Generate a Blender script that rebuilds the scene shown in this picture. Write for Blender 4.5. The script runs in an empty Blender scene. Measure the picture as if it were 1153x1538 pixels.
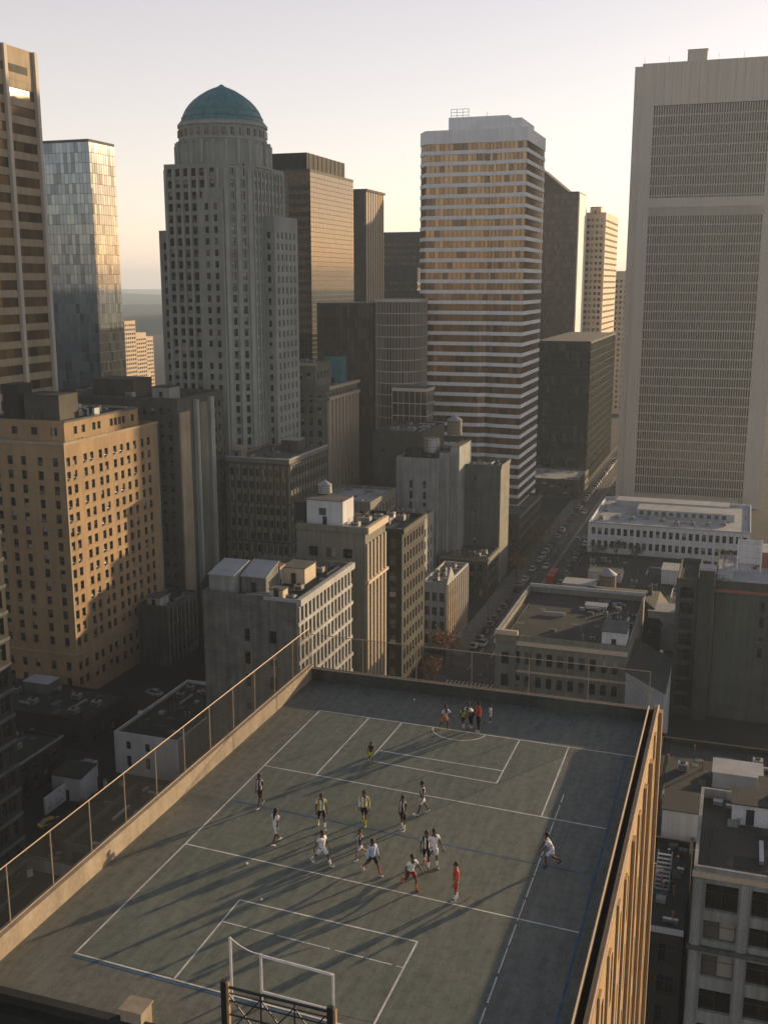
import bpy, bmesh, math, random
from mathutils import Vector, Matrix
R = math.radians
SC = bpy.context.scene
COL = SC.collection
RND = random.Random(7)
HAZE = .00015

# ------------------------------------------------------------------ camera, sky, sun, exposure
F_PX, CX, CY, CAM_H, HORIZON = 1600.0, 576.5, 769.0, 90.0, 425.0
TILT = math.atan((CY - HORIZON) / F_PX)
GRID = R(18.6)                                     # the street grid is turned 18.6 degrees from the view
cam = bpy.data.cameras.new('camera'); camo = bpy.data.objects.new('camera', cam); COL.objects.link(camo)
camo.location = (0, 0, CAM_H); camo.rotation_euler = (R(90) - TILT, 0, 0)
cam.sensor_fit = 'VERTICAL'; cam.sensor_height = 24.0; cam.lens = F_PX / 1538.0 * 24.0
cam.clip_start = 0.5; cam.clip_end = 40000
SC.camera = camo
SUN_AZ, SUN_EL = R(50), R(8.5)
world = bpy.data.worlds.new('World'); SC.world = world; world.use_nodes = True
wn = world.node_tree.nodes; wl = world.node_tree.links
bg = wn['Background']; sky = wn.new('ShaderNodeTexSky'); sky.sky_type = 'NISHITA'; sky.sun_disc = False
sky.sun_elevation = SUN_EL; sky.sun_rotation = SUN_AZ; sky.altitude = 100
sky.air_density = 1.0; sky.dust_density = 0.8; sky.ozone_density = 2.0
# pale evening haze in the sky: thickest along the whole horizon, thinning towards the zenith
tcw = wn.new('ShaderNodeTexCoord'); sep = wn.new('ShaderNodeSeparateXYZ'); wl.new(tcw.outputs['Generated'], sep.inputs[0])
def wmath(op, a, b=0.0):
    n = wn.new('ShaderNodeMath'); n.operation = op; n.use_clamp = False
    for i, q in enumerate((a, b)):
        if isinstance(q, (int, float)): n.inputs[i].default_value = q
        else: wl.new(q, n.inputs[i])
    return n.outputs[0]
up = wmath('MAXIMUM', sep.outputs[2], 0.0); thick = wmath('POWER', wmath('SUBTRACT', 1.0, up), 1.5)
veil = wn.new('ShaderNodeMix'); veil.data_type = 'RGBA'; veil.blend_type = 'ADD'; veil.inputs[0].default_value = 1.0
vc = wn.new('ShaderNodeMix'); vc.data_type = 'RGBA'; vc.inputs[6].default_value = (0, 0, 0, 1); vc.inputs[7].default_value = (3.5, 2.85, 2.62, 1); wl.new(thick, vc.inputs[0])
scl = wn.new('ShaderNodeMix'); scl.data_type = 'RGBA'; scl.blend_type = 'MULTIPLY'; scl.inputs[0].default_value = 1.0; scl.inputs[7].default_value = (.66, .54, .50, 1)
wl.new(sky.outputs[0], scl.inputs[6]); wl.new(scl.outputs[2], veil.inputs[6]); wl.new(vc.outputs[2], veil.inputs[7])
wl.new(veil.outputs[2], bg.inputs[0]); bg.inputs[1].default_value = 0.1
sund = bpy.data.lights.new('sun', 'SUN'); sund.energy = 3.7; sund.angle = R(0.6); sund.color = (1.0, 0.70, 0.40)
suno = bpy.data.objects.new('sun', sund); COL.objects.link(suno)
SDIR = Vector((math.sin(SUN_AZ) * math.cos(SUN_EL), math.cos(SUN_AZ) * math.cos(SUN_EL), math.sin(SUN_EL)))
suno.rotation_euler = SDIR.to_track_quat('Z', 'Y').to_euler(); suno.location = (200, 100, 400)
SC.view_settings.view_transform = 'Standard'; SC.view_settings.look = 'None'
SC.view_settings.exposure = 1.1; SC.view_settings.gamma = 1.0

# ------------------------------------------------------------------ pixel -> street-grid coordinates (u along the street, v to its right)
GS, GC = math.sin(GRID), math.cos(GRID)
def ray(px, py):
    x = (px - CX) / F_PX; y = -(py - CY) / F_PX; c, s = math.cos(TILT), math.sin(TILT)
    return (x, c + y * s, -s + y * c)
def at_z(px, py, z):
    r = ray(px, py); t = (z - CAM_H) / r[2]; X, Y = r[0] * t, r[1] * t
    return X * GS + Y * GC, X * GC - Y * GS
def at_v(px, py, v):
    r = ray(px, py); t = v / (r[0] * GC - r[1] * GS); return (r[0] * GS + r[1] * GC) * t, CAM_H + r[2] * t
def at_u(px, py, u):
    r = ray(px, py); t = u / (r[0] * GS + r[1] * GC); return (r[0] * GC - r[1] * GS) * t, CAM_H + r[2] * t
def W(u, v, z=0.0): return Vector((u * GS + v * GC, u * GC - v * GS, z))

# ------------------------------------------------------------------ materials
def nd(t, ty, **kw):
    n = t.nodes.new(ty)
    for k, v in kw.items(): setattr(n, k, v)
    return n
MATS = {}
def new_mat(name):
    m = bpy.data.materials.new(name); m.use_nodes = True; MATS[name] = m
    t = m.node_tree; return m, t, t.nodes['Principled BSDF']
def ramp(t, fac, stops):
    r = nd(t, 'ShaderNodeValToRGB'); e = r.color_ramp.elements
    while len(e) < len(stops): e.new(0.5)
    for i, (p, c) in enumerate(stops): e[i].position = p; e[i].color = (*c, 1) if len(c) == 3 else c
    t.links.new(fac, r.inputs[0]); return r.outputs[0]
def wallmat(name, col, rough=.85, var=.3, scale=.25, streak=.35, bump=.15, fine=6.0, spec=.3, brick=None):
    m, t, p = new_mat(name); tc = nd(t, 'ShaderNodeTexCoord'); L = t.links.new
    n1 = nd(t, 'ShaderNodeTexNoise'); n1.inputs['Scale'].default_value = scale; n1.inputs['Detail'].default_value = 6
    L(tc.outputs['Object'], n1.inputs[0])
    mp = nd(t, 'ShaderNodeMapping'); mp.inputs['Scale'].default_value = (1.3, 1.3, .05); L(tc.outputs['Object'], mp.inputs[0])
    n2 = nd(t, 'ShaderNodeTexNoise'); n2.inputs['Scale'].default_value = 1.0; n2.inputs['Detail'].default_value = 4; L(mp.outputs[0], n2.inputs[0])
    n3 = nd(t, 'ShaderNodeTexNoise'); n3.inputs['Scale'].default_value = fine; n3.inputs['Detail'].default_value = 3; L(tc.outputs['Object'], n3.inputs[0])
    lo = tuple(c * (1 - var) for c in col); hi = tuple(min(1, c * (1 + var)) for c in col)
    c1 = ramp(t, n1.outputs[0], [(.3, lo), (.7, hi)])
    mx = nd(t, 'ShaderNodeMix', data_type='RGBA', blend_type='MULTIPLY'); mx.inputs[0].default_value = streak
    L(c1, mx.inputs[6]); L(ramp(t, n2.outputs[0], [(.35, (.45, .43, .40)), (.6, (1, 1, 1))]), mx.inputs[7])
    mx2 = nd(t, 'ShaderNodeMix', data_type='RGBA', blend_type='MULTIPLY'); mx2.inputs[0].default_value = .35
    L(mx.outputs[2], mx2.inputs[6]); L(ramp(t, n3.outputs[0], [(.35, (.6, .6, .6)), (.65, (1.1, 1.1, 1.1))]), mx2.inputs[7])
    out = mx2.outputs[2]
    if brick:
        bt = nd(t, 'ShaderNodeTexBrick'); bt.inputs['Scale'].default_value = 1.0; bt.inputs['Brick Width'].default_value = brick; bt.inputs['Row Height'].default_value = brick * .4
        bt.inputs['Mortar Size'].default_value = brick * .05; bt.inputs['Color1'].default_value = (1, 1, 1, 1); bt.inputs['Color2'].default_value = (.75, .75, .75, 1); bt.inputs['Mortar'].default_value = (.55, .55, .55, 1)
        sx = nd(t, 'ShaderNodeSeparateXYZ'); L(tc.outputs['Object'], sx.inputs[0]); ad = nd(t, 'ShaderNodeMath', operation='ADD'); L(sx.outputs[0], ad.inputs[0]); L(sx.outputs[1], ad.inputs[1])
        cb = nd(t, 'ShaderNodeCombineXYZ'); L(ad.outputs[0], cb.inputs[0]); L(sx.outputs[2], cb.inputs[1]); L(cb.outputs[0], bt.inputs[0])
        m3 = nd(t, 'ShaderNodeMix', data_type='RGBA', blend_type='MULTIPLY'); m3.inputs[0].default_value = .6; L(out, m3.inputs[6]); L(bt.outputs[0], m3.inputs[7]); out = m3.outputs[2]
    L(out, p.inputs['Base Color']); p.inputs['Roughness'].default_value = rough; p.inputs['Specular IOR Level'].default_value = spec
    if bump:
        b = nd(t, 'ShaderNodeBump'); b.inputs['Strength'].default_value = bump; b.inputs['Distance'].default_value = .05; L(n3.outputs[0], b.inputs['Height']); L(b.outputs[0], p.inputs['Normal'])
    return m
def plain(name, col, rough=.6, metal=0.0, spec=.4, var=.12, scale=3.0):
    m, t, p = new_mat(name); tc = nd(t, 'ShaderNodeTexCoord'); n = nd(t, 'ShaderNodeTexNoise'); n.inputs['Scale'].default_value = scale; n.inputs['Detail'].default_value = 4
    t.links.new(tc.outputs['Object'], n.inputs[0])
    t.links.new(ramp(t, n.outputs[0], [(.3, tuple(c * (1 - var) for c in col)), (.7, tuple(min(1, c * (1 + var)) for c in col))]), p.inputs['Base Color'])
    p.inputs['Roughness'].default_value = rough; p.inputs['Metallic'].default_value = metal; p.inputs['Specular IOR Level'].default_value = spec
    return m
def glass(name, stops, rough=.06, metal=0.0, spec=.8, wobble=.02):
    """window glass: every pane takes its own tone (blinds, curtains, dark rooms) and a slightly bent reflection"""
    m, t, p = new_mat(name); L = t.links.new
    oi = nd(t, 'ShaderNodeObjectInfo'); g = nd(t, 'ShaderNodeNewGeometry'); ad = nd(t, 'ShaderNodeMath', operation='ADD'); fr = nd(t, 'ShaderNodeMath', operation='FRACT')
    L(oi.outputs['Random'], ad.inputs[0]); L(g.outputs['Random Per Island'], ad.inputs[1]); L(ad.outputs[0], fr.inputs[0])
    rr = nd(t, 'ShaderNodeValToRGB'); rr.color_ramp.interpolation = 'CONSTANT'; e = rr.color_ramp.elements
    while len(e) < len(stops): e.new(.5)
    for i, (q, c) in enumerate(stops): e[i].position = q; e[i].color = (*c, 1)
    L(fr.outputs[0], rr.inputs[0]); L(rr.outputs[0], p.inputs['Base Color'])
    p.inputs['Roughness'].default_value = rough; p.inputs['Metallic'].default_value = metal; p.inputs['Specular IOR Level'].default_value = spec
    tc = nd(t, 'ShaderNodeTexCoord'); n = nd(t, 'ShaderNodeTexNoise'); n.inputs['Scale'].default_value = .5; n.inputs['Detail'].default_value = 2; L(tc.outputs['Object'], n.inputs[0])
    b = nd(t, 'ShaderNodeBump'); b.inputs['Strength'].default_value = wobble * 10; b.inputs['Distance'].default_value = .05; L(n.outputs[0], b.inputs['Height']); L(b.outputs[0], p.inputs['Normal'])
    return m
M = {}
M['gl'] = glass('window_glass', [(0, (.012, .014, .013)), (.62, (.03, .032, .03)), (.8, (.10, .095, .085)), (.93, (.30, .28, .25))])
M['gl_bronze'] = glass('bronze_glass', [(0, (.15, .10, .055)), (.35, (.11, .075, .042)), (.6, (.19, .13, .07)), (.85, (.06, .045, .03))], .15, .35, .5, .004)
M['gl_fin'] = glass('bronze_strip_glass', [(0, (.06, .044, .026)), (.5, (.045, .034, .022)), (.85, (.085, .06, .035))], .2, .1, .4, .003)
M['gl_grey'] = glass('smoky_tower_glass', [(0, (.035, .037, .037)), (.5, (.028, .03, .03)), (.8, (.05, .05, .048))], .04, .0, .6, .002)
M['gl_sunset'] = glass('sunset_tinted_glass', [(0, (.25, .16, .085)), (.38, (.19, .12, .065)), (.62, (.31, .20, .105)), (.87, (.10, .07, .05))], .12, .55, .6, .006)  # copper tint stands in for orange sunset reflections
M['gl_dark'] = glass('dark_tower_glass', [(0, (.05, .055, .05)), (.5, (.08, .075, .06)), (.8, (.13, .11, .08))], .07, .5)
M['gl_blue'] = glass('blue_tower_glass', [(0, (.16, .19, .22)), (.5, (.22, .25, .27)), (.85, (.10, .12, .13))], .05, .7, .8, .006)
M['gl_brown'] = glass('brown_tower_glass', [(0, (.085, .07, .055)), (.5, (.065, .052, .042)), (.8, (.115, .09, .07))], .35, .0, .3)
M['gl_green'] = glass('green_black_glass', [(0, (.02, .028, .024)), (.6, (.035, .045, .04)), (.9, (.09, .085, .06))], .07, .3)
M['frame'] = plain('window_frame_dark', (.05, .05, .045)); M['frame_w'] = plain('window_frame_pale', (.35, .34, .31))
M['tan'] = wallmat('tan_brick_wall', (0.390, 0.275, 0.155), var=.14, streak=.3, brick=.6, scale=.12)
M['tan2'] = wallmat('tan_stone_trim', (0.360, 0.300, 0.210), var=.15)
M['lime'] = wallmat('grey_limestone', (0.270, 0.300, 0.285), var=.14, streak=.3, scale=.15)
M['lime2'] = wallmat('pale_limestone', (0.320, 0.350, 0.330), var=.12, streak=.25)
M['conc'] = wallmat('grey_concrete', (0.280, 0.300, 0.295), var=.2, streak=.5, scale=.2)
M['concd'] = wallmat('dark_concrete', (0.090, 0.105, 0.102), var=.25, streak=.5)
M['rough'] = wallmat('patched_render_wall', (0.175, 0.182, 0.168), var=.3, streak=.55, scale=.35, bump=.5, brick=.9)
M['white'] = wallmat('white_painted_wall', (0.560, 0.580, 0.600), var=.08, streak=.25)
M['whitestone'] = wallmat('white_stone_front', (0.400, 0.410, 0.400), var=.15, streak=.4)
M['brown'] = wallmat('brown_brick', (0.085, 0.083, 0.070), var=.25, streak=.3, brick=.5)
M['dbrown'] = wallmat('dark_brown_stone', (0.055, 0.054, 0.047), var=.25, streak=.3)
M['dark'] = wallmat('soot_and_shade_brick', (0.035, 0.037, 0.034), var=.3, streak=.3, brick=.5)  # dark brick; on the court building's front the darkness is painted shade
M['brickgrey'] = wallmat('grey_brown_brick', (0.095, 0.100, 0.088), var=.2, streak=.4, brick=.5)
M['beige'] = wallmat('beige_stone', (0.185, 0.185, 0.155), var=.15, streak=.4)
M['greenwall'] = wallmat('grey_green_render', (0.089, 0.100, 0.083), var=.15, streak=.3)
M['roofdark'] = wallmat('dark_roof_felt', (0.032, 0.037, 0.037), var=.3, streak=0, scale=.4)
M['roofgrey'] = wallmat('grey_roof_gravel', (0.100, 0.108, 0.108), var=.25, streak=0, scale=.5)
M['roofpale'] = wallmat('pale_roof_membrane', (0.357, 0.374, 0.391), var=.15, streak=0, scale=.3)
M['metal'] = plain('galvanised_metal', (.38, .39, .40), .4, .6); M['metald'] = plain('dark_steel', (.035, .037, .035), .5, .4)
M['steelw'] = plain('white_tube_paint', (.72, .70, .68), .4); M['panelw'] = wallmat('white_tower_panel', (0.740, 0.760, 0.770), var=.06, streak=.2, scale=.1)
M['panelg'] = wallmat('pale_grey_cladding', (0.530, 0.495, 0.430), var=.05, streak=.18, scale=.1)
M['teal'] = wallmat('teal_copper_dome', (0.090, 0.220, 0.245), var=.15, streak=.4, scale=.4, rough=.6)
M['rail'] = plain('tan_rail_steel', (.42, .33, .24), .5, .3); M['wood'] = plain('grey_tank_wood', (.20, .16, .12), .8)  # rail steel coloured a warm tan
M['red'] = plain('red_paint', (.42, .05, .03), .4); M['yellow'] = plain('yellow_paint', (.50, .32, .03), .4); M['rust'] = plain('rust_red_brick', (.26, .11, .06), .85)
M['cream'] = plain('cream_wall', (.48, .40, .30), .8)

# ------------------------------------------------------------------ mesh building
class MB:
    def __init__(s): s.v = []; s.f = []; s.m = []
    def face(s, pts, m=0):
        i = len(s.v); s.v += [tuple(p) for p in pts]; s.f.append(tuple(range(i, i + len(pts)))); s.m.append(m); return s
    def box(s, x0, x1, y0, y1, z0, z1, m=0, bottom=True):
        i = len(s.v); s.v += [(x0,y0,z0),(x1,y0,z0),(x1,y1,z0),(x0,y1,z0),(x0,y0,z1),(x1,y0,z1),(x1,y1,z1),(x0,y1,z1)]
        q = [(4,5,6,7),(0,1,5,4),(1,2,6,5),(2,3,7,6),(3,0,4,7)] + ([(3,2,1,0)] if bottom else [])
        for a in q: s.f.append(tuple(i + k for k in a)); s.m.append(m)
        return s
    def bar(s, a, b, r, n=6, m=0, r2=None):
        a, b = Vector(a), Vector(b); d = (b - a).normalized(); x = d.orthogonal().normalized(); y = d.cross(x); r2 = r if r2 is None else r2
        i = len(s.v)
        for p, rr in ((a, r), (b, r2)):
            for k in range(n):
                t = 2 * math.pi * k / n; s.v.append(tuple(p + x * math.cos(t) * rr + y * math.sin(t) * rr))
        for k in range(n):
            j = (k + 1) % n; s.f.append((i + k, i + j, i + n + j, i + n + k)); s.m.append(m)
        s.f.append(tuple(i + n + k for k in range(n))); s.m.append(m); s.f.append(tuple(i + n - 1 - k for k in range(n))); s.m.append(m)
        return s
    def prism(s, poly, z0, z1, m=0, top=True, mt=None):
        i = len(s.v); n = len(poly); s.v += [(p[0], p[1], z0) for p in poly] + [(p[0], p[1], z1) for p in poly]
        for k in range(n):
            j = (k + 1) % n; s.f.append((i + k, i + j, i + n + j, i + n + k)); s.m.append(m)
        if top: s.f.append(tuple(i + n + k for k in range(n))); s.m.append(m if mt is None else mt); s.f.append(tuple(i + n - 1 - k for k in range(n))); s.m.append(m)
        return s
    def lathe(s, prof, n=16, c=(0, 0), m=0):
        i = len(s.v)
        for r, z in prof:
            for k in range(n): t = 2 * math.pi * k / n; s.v.append((c[0] + r * math.cos(t), c[1] + r * math.sin(t), z))
        for a in range(len(prof) - 1):
            for k in range(n):
                j = (k + 1) % n; s.f.append((i + a * n + k, i + a * n + j, i + (a + 1) * n + j, i + (a + 1) * n + k)); s.m.append(m)
        return s
    def mesh(s, name, mats):
        me = bpy.data.meshes.new(name); me.from_pydata(s.v, [], s.f)
        for mt in mats: me.materials.append(M[mt] if isinstance(mt, str) else mt)
        if len(mats) > 1: me.polygons.foreach_set('material_index', s.m)
        me.update(); return me
    def build(s, name, mats, parent=None, smooth=False):
        if isinstance(mats, str) or not isinstance(mats, (list, tuple)): mats = [mats]
        o = put(name, s.mesh(name, mats), parent)
        if smooth: o.data.polygons.foreach_set('use_smooth', [True] * len(o.data.polygons))
        return o
def put(name, data, parent=None, loc=None, rz=None):
    o = bpy.data.objects.new(name, data); COL.objects.link(o)
    if parent is not None: o.parent = parent
    if loc is not None: o.location = loc
    if rz is not None: o.rotation_euler = (0, 0, rz)
    return o
def tag(o, label, cat, group=None, kind=None):
    if label: o['label'] = label
    if cat: o['category'] = cat
    if group: o['group'] = group
    if kind: o['kind'] = kind
    return o
def stuff(o): o['kind'] = 'stuff'; return o
def thing(name, label, cat, u, v, z=0.0, rz=0.0, group=None):
    """an Empty in the street grid: local x runs along v, local y along u"""
    o = put(name, None); o.location = W(u, v, z); o.rotation_euler = (0, 0, -GRID + rz); return tag(o, label, cat, group)
def struct(name, mb, mats):
    o = mb.build(name, mats); o['kind'] = 'structure'; o.rotation_euler = (0, 0, -GRID); return o

# ------------------------------------------------------------------ windows and facades
WM = {}
def window_mesh(w, h, style, fr, gl):
    key = (round(w, 2), round(h, 2), style, fr, gl)
    if key in WM: return WM[key]
    b = MB(); a = .07; x, z = w / 2, h / 2
    def pane(x0, x1, z0, z1): b.face([(x0, .05, z0), (x1, .05, z0), (x1, .05, z1), (x0, .05, z1)], 1)
    b.box(-x, -x + a, 0, .06, -z, z); b.box(x - a, x, 0, .06, -z, z); b.box(-x + a, x - a, 0, .06, -z, -z + a); b.box(-x + a, x - a, 0, .06, z - a, z)
    if style == 'sash': b.box(-x + a, x - a, .005, .06, -.035, .035); pane(-x, x, -z, -.0); pane(-x, x, 0, z)
    elif style == 'cross': b.box(-x + a, x - a, .005, .06, h * .12, h * .12 + .06); b.box(-.03, .03, .01, .06, -z + a, z - a); pane(-x, 0, -z, z); pane(0, x, -z, z)
    else: pane(-x, x, -z, z)
    WM[key] = b.mesh('window', [fr, gl]); return WM[key]
ACM = []
class Bld:
    def __init__(s, name, label, poly, z1, wall, z0=0.0, cat='building', group=None, indiv=True, roof='roofgrey', parapet=.9, pt=.35):
        s.u0 = poly[0][1]; s.v0 = poly[0][0]
        s.root = thing(name, label, cat, s.u0, s.v0, 0.0, 0.0, group)
        s.poly = [(p[0] - s.v0, p[1] - s.u0) for p in poly]; s.z0, s.z1 = z0, z1
        s.wall = MB(); s.wins = []; s.done = set(); s.wallmat = wall; s.indiv = indiv; s.roof, s.par, s.pt = roof, parapet, pt; s.ribs = MB(); s.extra = []
    def edge(s, i):
        a = Vector(s.poly[i]); b = Vector(s.poly[(i + 1) % len(s.poly)]); return a, b, (b - a).length, (b - a).normalized()
    def facade(s, i, cols, rows, depth=.3, style='sash', fr='frame', gl='gl', z0=None, z1=None, last=True, sill=False):
        """cols: (centre, width) along the edge seen from outside; rows: (bottom, height)"""
        z0 = s.z0 if z0 is None else z0; z1 = s.z1 if z1 is None else z1
        a, b, L, d = s.edge(i); n = Vector((d.y, -d.x)); ang = math.atan2(d.y, d.x)
        cols = [c for c in sorted(cols) if c[0] - c[1] / 2 > .05 and c[0] + c[1] / 2 < L - .05]; rows = [r for r in sorted(rows) if r[0] > z0 + .02 and r[0] + r[1] < z1 - .02]
        def P(t, z, k=0.0): q = a + d * t - n * k; return (q.x, q.y, z)
        zc = z0
        for rb, rh in rows:
            s.wall.face([P(0, zc), P(L, zc), P(L, rb), P(0, rb)]); t = 0.0
            for c, w in cols:
                s.wall.face([P(t, rb), P(c - w / 2, rb), P(c - w / 2, rb + rh), P(t, rb + rh)]); t = c + w / 2
                l, r_ = c - w / 2, c + w / 2
                s.wall.face([P(l, rb), P(l, rb, depth), P(l, rb + rh, depth), P(l, rb + rh)]); s.wall.face([P(r_, rb, depth), P(r_, rb), P(r_, rb + rh), P(r_, rb + rh, depth)])
                s.wall.face([P(l, rb), P(r_, rb), P(r_, rb, depth), P(l, rb, depth)]); s.wall.face([P(l, rb + rh, depth), P(r_, rb + rh, depth), P(r_, rb + rh), P(l, rb + rh)])
                q = a + d * c - n * (depth - .06); s.wins.append(((q.x, q.y, rb + rh / 2), ang, w, rh, style, fr, gl))
                if sill: s.ribs.face([P(l - .1, rb - .02, -.1), P(r_ + .1, rb - .02, -.1), P(r_ + .1, rb - .02, .0), P(l - .1, rb - .02, .0)]); s.ribs.face([P(l - .1, rb - .18, -.1), P(r_ + .1, rb - .18, -.1), P(r_ + .1, rb - .02, -.1), P(l - .1, rb - .02, -.1)])
            s.wall.face([P(t, rb), P(L, rb), P(L, rb + rh), P(t, rb + rh)]); zc = rb + rh
        s.wall.face([P(0, zc), P(L, zc), P(L, z1), P(0, z1)]); s.done.add(i)
    def plate(s, i, t0, t1, z0, z1, out, name, mat, inn=0.0):
        """a proud piece on an edge: pilaster, band, cornice"""
        a, b, L, d = s.edge(i); n = Vector((d.y, -d.x)); m = MB()
        p = [a + d * t0 - n * inn, a + d * t1 - n * inn, a + d * t1 + n * out, a + d * t0 + n * out]
        m.prism([(p[3].x, p[3].y), (p[2].x, p[2].y), (p[1].x, p[1].y), (p[0].x, p[0].y)], z0, z1)
        return m.build(name, mat, s.root)
    def finish(s, ac=0.0, clutter=True):
        n = len(s.poly)
        for i in range(n):
            if i not in s.done:
                a, b, L, d = s.edge(i); s.wall.face([(a.x, a.y, s.z0), (b.x, b.y, s.z0), (b.x, b.y, s.z1), (a.x, a.y, s.z1)])
        # parapet rim and the roof inside it
        c = Vector((sum(p[0] for p in s.poly) / n, sum(p[1] for p in s.poly) / n)); inner = []
        for i in range(n):
            p0, p1, p2 = Vector(s.poly[i - 1]), Vector(s.poly[i]), Vector(s.poly[(i + 1) % n]); d1 = (p1 - p0).normalized(); d2 = (p2 - p1).normalized()
            n1 = Vector((-d1.y, d1.x)); n2 = Vector((-d2.y, d2.x)); k = n1 + n2; inner.append(p1 + k * (s.pt / max(.3, k.dot(n1))))
        zr = s.z1 - s.par
        for i in range(n):
            j = (i + 1) % n; A, B, C, D = s.poly[i], s.poly[j], inner[j], inner[i]
            s.wall.face([(A[0], A[1], s.z1), (B[0], B[1], s.z1), (C.x, C.y, s.z1), (D.x, D.y, s.z1)]); s.wall.face([(D.x, D.y, s.z1), (C.x, C.y, s.z1), (C.x, C.y, zr), (D.x, D.y, zr)])
        s.wall.build('wall', s.wallmat, s.root)
        MB().face([(p.x, p.y, zr) for p in inner]).build('roof', s.roof, s.root)
        if s.ribs.v: stuff(s.ribs.build('window_sills', s.wallmat, s.root))
        rest = s.wins if not s.indiv else s.wins[300:]
        if s.indiv:
            for (loc, ang, w, h, st, fr, gl) in s.wins[:300]: put('window', window_mesh(w, h, st, fr, gl), s.root, loc, ang)
        if rest:
            m = MB(); fr, gl = rest[0][5], rest[0][6]
            for (loc, ang, w, h, st, f_, g_) in rest:
                me = window_mesh(w, h, st, f_, g_); i = len(m.v); ca, sa = math.cos(ang), math.sin(ang)
                m.v += [(loc[0] + q.co.x * ca - q.co.y * sa, loc[1] + q.co.x * sa + q.co.y * ca, loc[2] + q.co.z) for q in me.vertices]
                for pl in me.polygons: m.f.append(tuple(i + k for k in pl.vertices)); m.m.append(pl.material_index)
            stuff(m.build('windows', [fr, gl], s.root))
        xs = [p[0] for p in s.poly]; ys = [p[1] for p in s.poly]; x0, x1, y0, y1 = min(xs) + 1.2, max(xs) - 1.2, min(ys) + 1.2, max(ys) - 1.2
        if clutter and (x1 - x0) * (y1 - y0) > 45 and zr > 3:
            g = random.Random(int(abs(s.u0 * 7 + s.v0 * 3)))
            for k in range(min(9, 2 + int((x1 - x0) * (y1 - y0) / 60))):
                px, py, w, d = g.uniform(x0, x1), g.uniform(y0, y1), g.uniform(.8, 3.0), g.uniform(.8, 3.0); a, c = min(px + w, x1 + .6), min(py + d, y1 + .6)
                MB().box(px, a, py, c, zr + .004 + .004 * k, zr + .02 + .004 * k).build('roof_patch', g.choice(['roofdark', 'roofgrey', 'roofgrey', 'concd']), s.root)
            for k in range(g.randint(6, 13)):
                px, py, h = g.uniform(x0, x1), g.uniform(y0, y1), g.uniform(.5, 1.5); MB().bar((px, py, zr), (px, py, zr + h), .1, 7).bar((px, py, zr + h), (px, py, zr + h + .12), .18, 7).build('vent_pipe', g.choice(['metal', 'metald', 'rust']), s.root)
            for k in range(g.randint(2, 5)):
                px, py = g.uniform(x0, x1), g.uniform(y0, y1); l = g.uniform(2, 6); m = MB()
                if g.random() < .5: q = min(px + l, x1 + .5); m.box(px, q, py, py + .45, zr + .25, zr + .65); m.box(q - .45, q, py, py + .45, zr, zr + .25)
                else: q = min(py + l, y1 + .5); m.box(px, px + .45, py, q, zr + .25, zr + .65); m.box(px, px + .45, q - .45, q, zr, zr + .25)
                m.build('duct', 'metal', s.root)
            for k in range(4):
                px, py = g.uniform(x0, x1), g.uniform(y0, y1); MB().box(px, px + 1.1, py, py + .9, zr, zr + .55).build('roof_hatch', g.choice(['metal', 'concd', 'conc']), s.root)
            MB().bar((x0, y0, zr + .12), (x1, y0 + .4, zr + .12), .06, 5).bar((x0 + .5, y0, zr + .12), (x0 + .5, y1, zr + .12), .05, 5).build('roof_pipe', 'metald', s.root)
        if ac:
            g = random.Random(int(abs(s.u0 + s.v0)))
            for (loc, ang, w, h, st, fr, gl) in s.wins:
                if g.random() < ac:
                    o = put('air_conditioner', ACM[0], s.root, loc, ang); o.location.z -= h / 2 - .22
        s.zr = zr; return s
def rect(v0, v1, u0, u1): return [(v0, u0), (v1, u0), (v1, u1), (v0, u1)]
def even(L, n, w, m=1.0): return [(m + (L - 2 * m) * (k + .5) / n, w) for k in range(n)]
def rows(z0, n, pitch, h): return [(z0 + k * pitch, h) for k in range(n)]

ACM.append(MB().box(-.34, .34, -.55, .1, -.2, .2).box(-.3, .3, -.565, -.55, -.15, .15, 1).mesh('air_conditioner', ['metal', 'metald']))
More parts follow.
